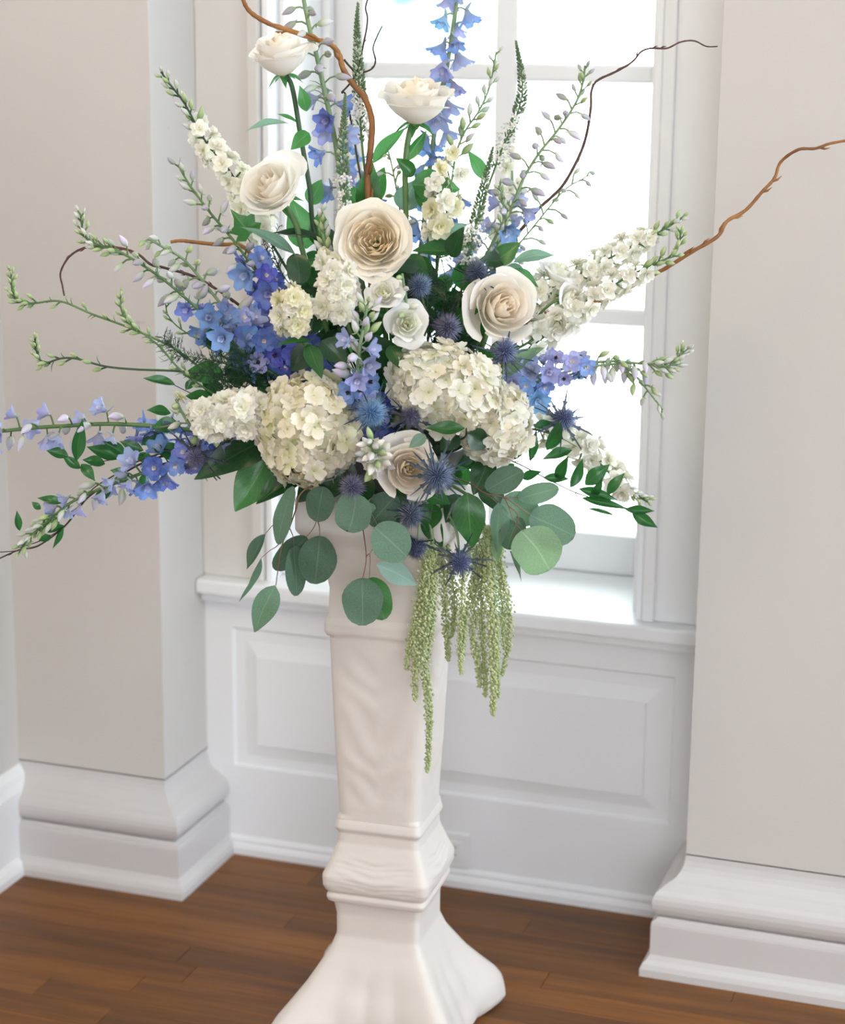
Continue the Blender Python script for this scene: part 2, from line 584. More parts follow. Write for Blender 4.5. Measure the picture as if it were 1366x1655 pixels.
# ---------------------------------------------------------------- outdoors
struct(boxobj('ground', [(-40, 40, YO + .02, 60, -0.45, -0.35)], M['stone']), 'pale paved ground outside the window')


def shrub(label, x, y, r, h, seed, mat):
    rr = random.Random(seed)
    t = thing('garden_shrub', label, 'shrub', (x, y, -0.35), 'shrubs beyond the window')
    mb = MB()
    for k in range(260):
        u, a = rr.random() ** .4, rr.uniform(0, 6.283)
        el = rr.uniform(-0.5, 1.5)
        c = Vector((math.cos(a) * math.cos(el) * r * u, math.sin(a) * math.cos(el) * r * u, h * .6 + math.sin(el) * h * .4 * u - .35)) + Vector((x, y, 0))
        s = r * rr.uniform(.10, .2)
        q = Quaternion((rr.gauss(0, 1), rr.gauss(0, 1), rr.gauss(0, 1), rr.gauss(0, 1))).normalized()
        vs = [c + q @ Vector(p) * s - t.location for p in ((0, -1, 0), (.6, 0, .15), (0, 1, 0), (-.6, 0, .15))]
        mb.add(vs, [(0, 1, 2, 3)])
    o = link('foliage', mb.mesh('foliage', mat), t, t.location)
    o['kind'] = 'stuff'
    mb = MB()
    for k in range(3):
        a = k * 2.1
        p = [Vector((0, 0, 0)), Vector((math.cos(a) * r * .15, math.sin(a) * r * .15, h * .35)), Vector((math.cos(a) * r * .4, math.sin(a) * r * .4, h * .75))]
        tube(mb, p, [r * .06, r * .045, r * .02], 6)
    link('trunk', mb.mesh('trunk', M['bark_out']), t, t.location)


def tube(mb, pts, radii, sides=6, col=None, cap=True):
    n = len(pts)
    ref = Vector((0.3, 0.2, 1))
    prev = None
    vs, fs = [], []
    for i, p in enumerate(pts):
        tg = (pts[min(i + 1, n - 1)] - pts[max(i - 1, 0)])
        tg = tg.normalized() if tg.length > 1e-9 else Vector((0, 0, 1))
        if prev is None:
            a = tg.cross(ref)
            if a.length < 1e-3:
                a = tg.cross(Vector((1, 0, 0)))
            a.normalize()
        else:
            a = prev - tg * prev.dot(tg)
            a = a.normalized() if a.length > 1e-6 else tg.cross(ref).normalized()
        prev = a
        b = tg.cross(a)
        for k in range(sides):
            th = 2 * math.pi * k / sides
            vs.append(p + (a * math.cos(th) + b * math.sin(th)) * radii[i])
    for i in range(n - 1):
        for k in range(sides):
            k2 = (k + 1) % sides
            fs.append((i * sides + k, i * sides + k2, (i + 1) * sides + k2, (i + 1) * sides + k))
    if cap:
        fs.append(tuple(range(sides))[::-1])
        fs.append(tuple((n - 1) * sides + k for k in range(sides)))
    mb.add(vs, fs, [col] * len(vs) if col is not None else None)


M['bark_out'] = plain('garden_bark', lin(190, 185, 175))
M['leaf_out'] = plain('garden_leaves', lin(175, 206, 190), 0.6, 0, 10, lin(150, 192, 182))
shrub('rounded pale green shrub outside behind the upper right pane', -6.2, 17.0, 1.5, 2.6, 1, M['leaf_out'])
shrub('taller pale green shrub outside seen through the upper left pane', -8.9, 20.0, 1.7, 3.4, 2, M['leaf_out'])

# ---------------------------------------------------------------- pedestal
def lerp_tab(tab, z):
    for (z0, a), (z1, b) in zip(tab, tab[1:]):
        if z <= z1:
            k = (z - z0) / (z1 - z0) if z1 > z0 else 0
            return a + (b - a) * k
    return tab[-1][1]


_T = [(0, .128), (.005, .139), (.016, .1456), (.032, .144), (.047, .140), (.063, .131), (.087, .112), (.11, .095), (.135, .0800), (.155, .0685), (.176, .061), (.21, .061), (.228, .0640), (.2315, .0705), (.239, .0730), (.246, .0700), (.249, .0735), (.258, .0770), (.272, .0775), (.285, .072), (.30, .0665), (.32, .0595), (.335, .0590), (.342, .0630),
      (.350, .0615), (.355, .0600), (.47, .066), (.61, .0715), (.632, .0720), (.638, .0750), (.652, .0750), (.66, .0705), (.70, .0690), (.72, .0725), (.745, .080), (.766, .0905), (.785, .104), (.79, .1065), (.812, .1065), (.83, .1065), (.835, .104)]
HC = [(z_, w_ / .97) for z_, w_ in _T]
HM = [(z_, w_ * (1 - .20 * max(0, min(1, (.15 - z_) / .09)))) for z_, w_ in HC]
PT = math.radians(3.0)


def ped_seg(name, z0, z1, nz, parent, capb=False, capt=False, panel=None):
    mb = MB()
    K = 96
    zs = [z0 + (z1 - z0) * i / nz for i in range(nz + 1)]
    for z in zs:
        hc, hm = lerp_tab(HC, z), lerp_tab(HM, z)
        for k in range(K):
            a = 2 * math.pi * k / K
            ca, sa = math.cos(a), math.sin(a)
            e = 7.0 if .36 < z < .63 else 20.0
            rr = (abs(ca) ** e + abs(sa) ** e) ** (-1 / e)
            crn = min(1, max(0, (rr - 1) / 0.33)) ** 1.4
            h = hm + (hc - hm) * crn
            x, yv = ca * rr * h, sa * rr * h
            # carved relief on each face
            u = (yv if abs(ca) > abs(sa) else x) / h
            dn = 0
            if panel:
                pz0, pz1, amp = panel
                if pz0 < z < pz1 and abs(u) < 0.80:
                    q = (z - pz0) / (pz1 - pz0)
                    s1 = math.sin(q * 18.85 + 2.4 * math.cos(u * 3.1)) * math.cos(u * 4.7)
                    s2 = math.sin(abs(u) * 9.0 - q * 31.0 + 1.5 * math.sin(q * 12.6))
                    fade = min(1, (0.80 - abs(u)) * 8) * min(1, min(q, 1 - q) * 14)
                    dn = amp * (0.55 * s1 + 0.45 * s2 - 0.7) * fade
            if z < .15:
                # leaf lobes run down the flared foot and curl at its rim
                q = (.15 - z) / .15
                dn += .0062 * q * (abs(math.sin(u * 7.0 + .4 * math.sin(q * 5))) - .6) * (1 - crn * .6)
                dn += .0022 * math.sin(q * 16 + 3 * abs(u)) * q * (1 - crn)
            m = 1 + dn / h
            x, yv = x * m, yv * m
            mb.v.append((x * math.cos(PT) - yv * math.sin(PT), x * math.sin(PT) + yv * math.cos(PT), z))
    for i in range(nz):
        for k in range(K):
            k2 = (k + 1) % K
            mb.f.append((i * K + k, i * K + k2, (i + 1) * K + k2, (i + 1) * K + k))
    if capb:
        mb.f.append(tuple(range(K))[::-1])
    if capt:
        mb.f.append(tuple(nz * K + k for k in range(K)))
    return link(name, mb.mesh(name, M['plaster']), parent, (BX, BY, 0))


ped = thing('pedestal', 'tall white carved plaster pedestal with scrolled clawed foot standing on the wooden floor', 'pedestal', (BX, BY, 0))
ped_seg('foot', 0.0, 0.228, 60, ped, capb=True, panel=None)
ped_seg('collar', 0.228, 0.355, 64, ped, panel=(.252, .30, .0009))
ped_seg('shaft', 0.355, 0.66, 110, ped, panel=(0.375, 0.62, 0.0012))
ped_seg('capital', 0.66, 0.835, 56, ped, capt=True)
# bowl and foam that carry the stems
bowl = thing('flower_bowl', 'low dark grey bowl on top of the white pedestal under the flowers', 'bowl', (BX, BY, 0.835))


def lathe(name, prof_, mat, parent, loc, K=40):
    mb = MB()
    for r_, z_ in prof_:
        for k in range(K):
            a = 2 * math.pi * k / K
            mb.v.append((r_ * math.cos(a), r_ * math.sin(a), z_))
    for i in range(len(prof_) - 1):
        for k in range(K):
            k2 = (k + 1) % K
            mb.f.append((i * K + k, i * K + k2, (i + 1) * K + k2, (i + 1) * K + k))
    mb.f.append(tuple(range(K))[::-1])
    return link(name, mb.mesh(name, mat), parent, loc)


lathe('bowl_body', [(.055, .0), (.058, .004), (.062, .008), (.085, .024), (.098, .045), (.102, .058), (.100, .061), (.097, .058), (.092, .045), (.078, .026), (.0, .02)], M['bowl'], bowl, (BX, BY, .8352))
lathe('foam_block', [(.082, .03), (.094, .055), (.09, .085), (.07, .115), (.035, .13), (.0, .132)], M['foam'], bowl, (BX, BY, .8352), 24)

# ---------------------------------------------------------------- plant materials
M['stem'] = plain('green_stem', lin(96, 128, 72), 0.5, 0.1, 300, lin(70, 105, 60))
M['stem_pale'] = plain('pale_green_stem', lin(128, 150, 110), 0.5, 0.1, 300, lin(104, 132, 92))
M['stem_dark'] = plain('dark_green_stem', lin(52, 84, 48), 0.5, 0.1, 300, lin(38, 66, 40))
M['twig_red'] = plain('reddish_twig', lin(134, 92, 74), 0.55, 0.1, 300, lin(110, 82, 62))
M['twig_dark'] = plain('dark_twig', lin(58, 48, 38), 0.6, 0.1, 300)
M['willow'] = plain('willow_bark', lin(164, 112, 56), 0.5, 0.25, 400, lin(122, 78, 38), 22)
M['willow_dark'] = plain('dark_willow_bark', lin(92, 60, 46), 0.5, 0.25, 400, lin(64, 42, 38), 22)
M['salal'] = leaf_mat('salal_leaf', lin(24, 66, 30), lin(46, 104, 44), lin(92, 140, 72), 0.32, 0.30, lin(80, 160, 76), 7)
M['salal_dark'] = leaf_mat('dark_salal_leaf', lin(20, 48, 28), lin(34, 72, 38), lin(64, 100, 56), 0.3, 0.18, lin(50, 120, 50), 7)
M['lance'] = leaf_mat('narrow_leaf', lin(34, 96, 40), lin(60, 130, 58), lin(120, 165, 100), 0.38, 0.36, lin(100, 172, 100), 8)
M['ruscus'] = leaf_mat('ruscus_leaf', lin(22, 58, 32), lin(40, 92, 48), lin(70, 116, 66), 0.28, 0.25, lin(70, 160, 70), 14, 0.15)
M['euc'] = leaf_mat('eucalyptus_leaf', lin(74, 108, 88), lin(104, 134, 112), lin(122, 148, 124), 0.6, 0.2, lin(130, 175, 125), 6, 0.10, 0.16)
M['euc_dark'] = leaf_mat('dark_eucalyptus_leaf', lin(54, 82, 66), lin(80, 110, 90), lin(98, 124, 102), 0.6, 0.15, lin(90, 140, 90), 6, 0.10)
M['euc_pale'] = leaf_mat('pale_eucalyptus_leaf', lin(138, 172, 158), lin(160, 190, 176), lin(178, 204, 190), 0.55, 0.3, lin(150, 200, 180), 6, 0.08)
M['sage'] = leaf_mat('sage_leaf', lin(86, 124, 104), lin(122, 154, 136), lin(170, 192, 176), 0.45, 0.3, lin(140, 190, 160), 8, 0.2)
M['lime'] = leaf_mat('lime_leaf', lin(118, 150, 116), lin(140, 172, 132), lin(164, 192, 154), 0.55, 0.25, lin(140, 184, 124), 8, 0.2)
M['petal'] = petal_mat('flower_petal', 0.55, 0.32, 0.06, 0.0)
M['rosepetal'] = petal_mat('rose_petal', 0.55, 0.42, 0.02, 0.0)
M['bluepetal'] = petal_mat('delphinium_petal', 0.5, 0.36, 0.16, 0.018)
M['bud'] = petal_mat('flower_bud', 0.55, 0.08, 0.12, 0.01)
M['thistle'] = petal_mat('thistle_spine', 0.5, 0.08, 0.12, 0.015)
M['tassel'] = petal_mat('amaranth_seed', 0.7, 0.25, 0.08, 0.01)
M['fern'] = plain('fern_green', lin(44, 84, 50), 0.55, 0, 10, lin(30, 64, 40))
M['fernpale'] = plain('pale_fern_green', lin(110, 150, 110), 0.55, 0, 10, lin(80, 125, 86))


def C(r, g, b):
    return lin(r, g, b)[:3]


def mixc(a, b, k):
    k = max(0, min(1, k))
    return tuple(x + (y - x) * k for x, y in zip(a, b))


# ---------------------------------------------------------------- plant pieces
def orient(zdir, hint):
    z = zdir.normalized()
    x = hint - z * hint.dot(z)
    if x.length < 1e-4:
        x = Vector((1, 0, 0)) - z * z.x
        if x.length < 1e-4:
            x = Vector((0, 1, 0))
    x.normalize()
    y = z.cross(x)
    return Matrix(((x.x, y.x, z.x), (x.y, y.y, z.y), (x.z, y.z, z.z))).to_quaternion()


def orient_leaf(ydir, normal):
    y = ydir.normalized()
    z = normal - y * normal.dot(y)
    if z.length < 1e-4:
        z = Vector((0.1, 0.2, 1)) - y * Vector((0.1, 0.2, 1)).dot(y)
    z.normalize()
    x = y.cross(z)
    return Matrix(((x.x, y.x, z.x), (x.y, y.y, z.y), (x.z, y.z, z.z))).to_quaternion()


def smooth_path(pts, sub=6):
    out = []
    n = len(pts)
    if n == 2:
        return [pts[0].lerp(pts[1], i / sub) for i in range(sub + 1)]
    for i in range(n - 1):
        p0, p1, p2, p3 = pts[max(i - 1, 0)], pts[i], pts[i + 1], pts[min(i + 2, n - 1)]
        for k in range(sub):
            t = k / sub
            out.append(0.5 * ((2 * p1) + (p2 - p0) * t + (2 * p0 - 5 * p1 + 4 * p2 - p3) * t * t + (3 * p1 - p0 - 3 * p2 + p3) * t ** 3))
    out.append(pts[-1])
    return out


class Path:
    def __init__(s, pts, sub=6):
        s.p = smooth_path([Vector(p) for p in pts], sub)
        s.l = [0]
        for a, b in zip(s.p, s.p[1:]):
            s.l.append(s.l[-1] + (b - a).length)
        s.len = s.l[-1]

    def at(s, t):
        d = max(0, min(1, t)) * s.len
        for i in range(len(s.l) - 1):
            if d <= s.l[i + 1] or i == len(s.l) - 2:
                k = (d - s.l[i]) / max(1e-9, s.l[i + 1] - s.l[i])
                return s.p[i].lerp(s.p[i + 1], k), (s.p[i + 1] - s.p[i]).normalized()


def PX(pts):
    return [at(*p) for p in pts]


LEAFS = {}


def leaf_mesh(shape, mat, seed=0):
    key = (shape, mat, seed)
    if key in LEAFS:
        return LEAFS[key]
    rr = random.Random(hash(shape) % 1000 + seed * 17 if False else sum(map(ord, shape)) + seed * 17)
    nu, nv = 6, 12
    arch = {'ovate': .10, 'lance': .12, 'round': .05, 'thin': .1}[shape] * rr.uniform(-.6, 1.6)
    fold = {'ovate': .16, 'lance': .18, 'round': .05, 'thin': .2}[shape] * rr.uniform(.4, 1.3)
    side = rr.uniform(-.06, .06)
    ph = rr.uniform(0, 6)
    mb = MB()
    for j in range(nv + 1):
        v = j / nv if shape != 'round' else .5 - .5 * math.cos(math.pi * j / nv)
        if shape == 'ovate':
            w = (math.sin(math.pi * v ** .72)) ** .85 * (1 - .15 * v)
        elif shape == 'lance':
            w = math.sin(math.pi * v ** .82) ** 1.1
        elif shape == 'thin':
            w = math.sin(math.pi * v ** .7) ** 1.3
        else:
            q = 2 * v - 1
            w = max(0, 1 - abs(q) ** 2.3) ** .52 * (1 + .04 * math.sin(9 * v + ph))
        w = max(w, .02)
        for i in range(nu + 1):
            u = 2 * i / nu - 1
            x = u * w * .5 + side * math.sin(math.pi * v)
            z = fold * abs(u) * w * .5 - arch * 4 * v * v * .5 + .02 * math.sin(7 * v + ph + 2 * u) * w * (1 if shape != 'round' else .8)
            z += arch * 2 * v * 1.0
            yy = v + (.015 * math.sin(5 * u + ph) if 0 < v < 1 else 0)
            mb.v.append((x, yy, z))
            mb.uv.append((i / nu, v))
    for j in range(nv):
        for i in range(nu):
            a = j * (nu + 1) + i
            mb.f.append((a, a + 1, a + nu + 2, a + nu + 1))
    LEAFS[key] = mb.mesh(shape + '_leaf', M[mat])
    return LEAFS[key]


def ivy_mesh(mat):
    if 'ivy' in LEAFS:
        return LEAFS['ivy']
    out = [(0, 0), (.28, -.10), (.5, .06), (.36, .2), (.56, .46), (.28, .5), (.12, .68), (0, 1), (-.12, .68), (-.28, .5), (-.56, .46), (-.36, .2), (-.5, .06), (-.28, -.10)]
    mb = MB()
    n = len(out)
    mb.v.append((0, .32, 0))
    mb.uv.append((.5, .32))
    for s in (.5, 1):
        for x, yy in out:
            mb.v.append((x * s, .32 + (yy - .32) * s, .06 * abs(x) * s - .05 * s * s))
            mb.uv.append((.5 + x * s * .8, .32 + (yy - .32) * s))
    for k in range(n):
        k2 = (k + 1) % n
        mb.f.append((0, 1 + k2, 1 + k))
        mb.f.append((1 + k, 1 + k2, 1 + n + k2, 1 + n + k))
    LEAFS['ivy'] = mb.mesh('ivy_leaf', M[mat])
    return LEAFS['ivy']


def leaf(parent, base, tip, wpx, shape, mat, nrm=(0, .3, 1), seed=None, name='leaf'):
    """base and tip are (px, py, d)"""
    a, b = at(*base), at(*tip)
    L = (b - a).length
    w = wpx / FPX * (a - EYE).length
    sd = seed if seed is not None else random.randrange(4)
    me = ivy_mesh(mat) if shape == 'ivy' else leaf_mesh(shape, mat, sd)
    q = orient_leaf(b - a, vdir(*nrm))
    if shape == 'ivy':
        return link(name, me, parent, a, q, (w / 1.1, L, L))
    return link(name, me, parent, a, q, (w, L, L))


def petal_grid(mb, L, W, tilt, rot, nu=4, nv=4, cup=0.2, lift=0.0, ruffle=0.0, shape=1.0, c0=(1, 1, 1), c1=(1, 1, 1), z0=0.0, r0=0.0, ph=0.0, notch=0.0, basew=.25):
    """a petal that starts at the axis, leans `tilt` above the flat and turns `rot` about +Z"""
    vs, cs, fs = [], [], []
    ct, st = math.cos(tilt), math.sin(tilt)
    cr, sr = math.cos(rot), math.sin(rot)
    for j in range(nv + 1):
        v = j / nv
        w = basew + (1 - basew) * math.sin(min(1, v * 1.45) * math.pi / 2)
        if v > .6:
            w *= math.sqrt(max(0.02, 1 - ((v - .6) / .46) ** 2.4 * shape))
        for i in range(nu + 1):
            u = 2 * i / nu - 1
            r = v * L * (1 - notch * (1 - abs(u)) * (v > .9))
            x = r0 + r
            yv = u * w * W / 2
            z = cup * W * u * u * .5 + lift * L * v * v + ruffle * L * math.sin(u * 5 + ph) * v * v
            x2, z2 = r0 + (x - r0) * ct - z * st, (x - r0) * st + z * ct + z0
            vs.append((x2 * cr - yv * sr, x2 * sr + yv * cr, z2))
            cs.append(mixc(c0, c1, v * 1.1))
    for j in range(nv):
        for i in range(nu):
            a = j * (nu + 1) + i
            fs.append((a, a + 1, a + nu + 2, a + nu + 1))
    mb.add(vs, fs, cs)


def blob(mb, c, r, col, axis=None, L=1.0, n=6, m=4, col2=None):
    """a small pointed ellipsoid of length L*2r along axis"""
    q = orient(axis, Vector((.3, .5, .2))) if axis is not None else Quaternion()
    vs, fs, cs = [], [], []
    for j in range(m + 1):
        a = math.pi * j / m
        for k in range(n):
            b = 2 * math.pi * k / n
            vs.append(Vector(c) + q @ Vector((math.sin(a) * math.cos(b) * r, math.sin(a) * math.sin(b) * r, -math.cos(a) * r * L)))
            cs.append(mixc(col, col2 or col, j / m))
    for j in range(m):
        for k in range(n):
            k2 = (k + 1) % n
            fs.append((j * n + k, j * n + k2, (j + 1) * n + k2, (j + 1) * n + k))
    mb.add(vs, fs, cs)


FLO = {}


def floret(kind):
    """unit-size floret meshes: attached at the origin, looking along +Z"""
    if kind in FLO:
        return FLO[kind]
    rr = random.Random(sum(map(ord, kind)))
    mb = MB()
    base = kind.rsplit('_', 1)[0]
    base = 'lark' if base.startswith('lark') else ('stock' if base.startswith('stock') else base)
    pal = {'blue': (C(176, 186, 230), C(108, 142, 214)), 'deep': (C(140, 146, 216), C(76, 104, 194)), 'lav': (C(208, 206, 232), C(162, 172, 222)), 'sky': (C(190, 210, 240), C(132, 176, 232)),
           'grey': (C(160, 170, 146), C(172, 168, 182)), 'green': (C(130, 160, 100), C(176, 192, 142)), 'pale': (C(170, 190, 150), C(206, 206, 206)),
           'ivory': (C(238, 234, 206), C(251, 244, 229)), 'white': (C(230, 232, 208), C(248, 245, 236)), 'cream': (C(222, 222, 160), C(244, 238, 214)), 'lilac': (C(190, 200, 180), C(206, 200, 222))}[kind.rsplit('_', 1)[1]]
    ca, cb = pal
    if base in ('open', 'openb'):
        for k in range(5):
            petal_grid(mb, .54, .46, math.radians(22 + rr.uniform(-8, 12)), k * 1.2566 + rr.uniform(-.1, .1), 4, 4, .12, -.12, .09, 1, ca, mixc(cb, C(140, 132, 206), rr.uniform(0, .16)), .0, .0, rr.random() * 6)
        for k in range(5):
            petal_grid(mb, .40, .30, math.radians(44 + rr.uniform(-10, 12)), k * 1.2566 + .63 + rr.uniform(-.15, .15), 3, 3, .16, -.10, .08, 1, ca, mixc(cb, ca, .25), .01, .0, rr.random() * 6)
        for k in range(4):
            petal_grid(mb, .2, .14, math.radians(60), k * 1.57 + .3, 2, 2, .2, 0, .0, 1, C(226, 218, 196) if base == 'open' else C(90, 80, 90), C(240, 236, 225) if base == 'open' else C(60, 56, 70), .02)
        tube(mb, [Vector((0, 0, .02)), Vector((.05, 0, -.18)), Vector((.16, 0, -.34)), Vector((.2, 0, -.44))], [.07, .06, .04, .015], 5, mixc(ca, cb, .6))
    elif base == 'bell':
        for k in range(5):
            petal_grid(mb, .82, .50, math.radians(62 + rr.uniform(-6, 6)), k * 1.2566 + rr.uniform(-.1, .1), 4, 4, .42, -.22, .04, 1, mixc(ca, C(150, 170, 140), .3), cb, .0, .03, rr.random() * 6, 0, .4)
        for k in range(4):
            petal_grid(mb, .55, .22, math.radians(74), k * 1.57 + .3, 2, 3, .3, 0, .0, 1, ca, mixc(ca, (1, 1, 1), .3), .02)
        tube(mb, [Vector((0, 0, .05)), Vector((.12, 0, -.05)), Vector((.3, 0, -.12)), Vector((.42, 0, -.16))], [.09, .075, .05, .015], 5, mixc(ca, C(150, 175, 140), .4))
    elif base == 'bud':
        n, m = 10, 7
        vs, fs, cs = [], [], []
        for j in range(m + 1):
            v = j / m
            r = .23 * math.sin(math.pi * min(1, v * .93 + .05) ** .85) ** .9
            for k in range(n):
                a = 2 * math.pi * k / n + v * .5
                rk = r * (1 + .10 * math.cos(5 * a))
                vs.append((rk * math.cos(a) + .10 * math.sin(v * 2.2) - .03, rk * math.sin(a), v))
                cs.append(mixc(ca, cb, v * 1.7 - .15))
        for j in range(m):
            for k in range(n):
                k2 = (k + 1) % n
                fs.append((j * n + k, j * n + k2, (j + 1) * n + k2, (j + 1) * n + k))
        mb.add(vs, fs, cs)
        tube(mb, [Vector((0, 0, .1)), Vector((-.12, 0, -.02)), Vector((-.25, 0, -.04)), Vector((-.36, 0, .03))], [.08, .06, .04, .012], 5, ca)
    elif base == 'lark':
        for lay, (n, L, W, t) in enumerate(((5, .5, .42, 15), (5, .42, .34, 42), (4, .28, .22, 62))):
            for k in range(n):
                petal_grid(mb, L, W, math.radians(t + rr.uniform(-12, 12)), k * 6.283 / n + lay * .6 + rr.uniform(-.2, .2), 3, 3, .15, -.1, .09, 1, ca, cb, .02 * lay, 0, rr.random() * 6)
        tube(mb, [Vector((0, 0, .02)), Vector((.04, 0, -.2)), Vector((.12, 0, -.4))], [.06, .045, .012], 5, ca)
    elif base == 'stock':
        for lay, (n, L, W, t) in enumerate(((5, .52, .50, 2), (5, .46, .42, 26), (4, .36, .34, 48), (3, .22, .24, 68))):
            for k in range(n):
                petal_grid(mb, L, W, math.radians(t + rr.uniform(-12, 12)), k * 6.283 / n + lay * .7 + rr.uniform(-.2, .2), 4, 3, .12, -.16, .10, .9, mixc(ca, C(205, 214, 150), .3), cb, .03 * lay, 0, rr.random() * 6, .10)
    elif base.startswith('hyd'):
        for k in range(4):
            petal_grid(mb, .52, .56, math.radians(16 + rr.uniform(-14, 18)), k * 1.5708 + rr.uniform(-.14, .14), 4, 4, .12, -.18, .10, .8, mixc(ca, C(210, 214, 160), .4), cb, 0, 0, rr.random() * 6, .0, .35)
        blob(mb, (0, 0, .03), .055, C(206, 206, 150), None, 1, 5, 3)
    elif base == 'pip':
        blob(mb, (0, 0, .45), .3, ca, Vector((0, 0, 1)), 1.5, 6, 4, cb)
    mat = 'bluepetal' if base in ('open', 'openb', 'bell') else ('bud' if base in ('bud', 'pip') else 'petal')
    FLO[kind] = mb.mesh(kind.split('_')[0] if base in ('open', 'bell') else 'floret', M[mat])
    return FLO[kind]


def perp(tg, phi, ref=None):
    a = tg.cross(Vector((0.2, 0.9, 0.35)) if ref is None else ref)
    if a.length < 1e-3:
        a = tg.cross(Vector((1, 0, 0)))
    a.normalize()
    b = tg.cross(a)
    return a * math.cos(phi) + b * math.sin(phi)


def raceme(name, label, cat, group, path, segs, r0=.003, r1=.0012, stem='stem', seed=1, bracts=None, phi0=0.0, extra=None):
    """a flower stem; segs: (t0, t1, count, kinds, (size0, size1), (pedicel0, pedicel1), lift, face)"""
    rr = random.Random(seed * 31 + 5)
    P = Path(PX(path))
    t = thing(name, label, cat, P.p[0], group)
    mb = MB()
    n = len(P.p)
    tube(mb, [p - t.location for p in P.p], [r0 + (r1 - r0) * i / (n - 1) for i in range(n)], 7)
    items = []
    i = 0
    for (t0, t1, cnt, kinds, sz, pd, lift, face) in segs:
        for k in range(cnt):
            f = (k + .5) / cnt
            tt = t0 + (t1 - t0) * f + rr.uniform(-.3, .3) * (t1 - t0) / cnt
            p, tg = P.at(tt)
            ph = phi0 + i * 2.39996 + rr.uniform(-.3, .3)
            i += 1
            rad = perp(tg, ph)
            L = (pd[0] + (pd[1] - pd[0]) * f) * rr.uniform(.75, 1.25)
            le = math.radians(lift + rr.uniform(-10, 10))
            dr = rad * math.cos(le) + tg * math.sin(le)
            if face == 'down':
                e = p + dr * L * .8 - UP * L * .25
                fd = (rad * .45 - UP * .9 + TOW * .15)
            elif face == 'out':
                e = p + dr * L
                fd = rad * .9 + tg * .25 + TOW * .15
            elif face == 'cam':
                e = p + dr * L
                fd = rad * .75 + TOW * .75 + tg * .1
            elif face == 'nod':
                e = p + dr * L
                fd = dr * .7 - UP * .55 + tg * .1
            else:
                e = p + dr * L
                fd = dr * .9 + tg * .25
            s = (sz[0] + (sz[1] - sz[0]) * f) * rr.uniform(.86, 1.14)
            m_ = p.lerp(e, .55) + (UP * L * .12 if face in ('down', 'nod') else Vector((0, 0, 0)))
            if L > .003:
                tube(mb, [p - t.location, m_ - t.location, e - t.location], [.0014, .0012, .0012], 4, None, False)
            items.append((rr.choice(kinds), e, fd, s, rr.uniform(0, 6.28)))
    if bracts:
        for k in range(bracts[0]):
            tt = rr.uniform(bracts[1], bracts[2])
            p, tg = P.at(tt)
            rad = perp(tg, rr.uniform(0, 6.28))
            L = bracts[3] * rr.uniform(.6, 1.3)
            e = p + rad * L * .8 + tg * L * .5
            tube(mb, [p - t.location, p.lerp(e, .5) + tg * L * .1 - t.location, e - t.location], [.0008, .0006, .0002], 3, None, False)
    link('stem', mb.mesh('stem', M[stem]), t, t.location)
    for kind, e, fd, s, tw in items:
        q = orient(fd, Vector((math.cos(tw), math.sin(tw), .3)))
        b = kind.split('_')[0]
        link({'bud': 'bud', 'pip': 'bud', 'bell': 'floret', 'open': 'floret', 'openb': 'floret'}.get(b, 'floret'), floret(kind), t, e, q, s)
    return t


# ---------------------------------------------------------------- roses and cup flowers
ROSE = {}


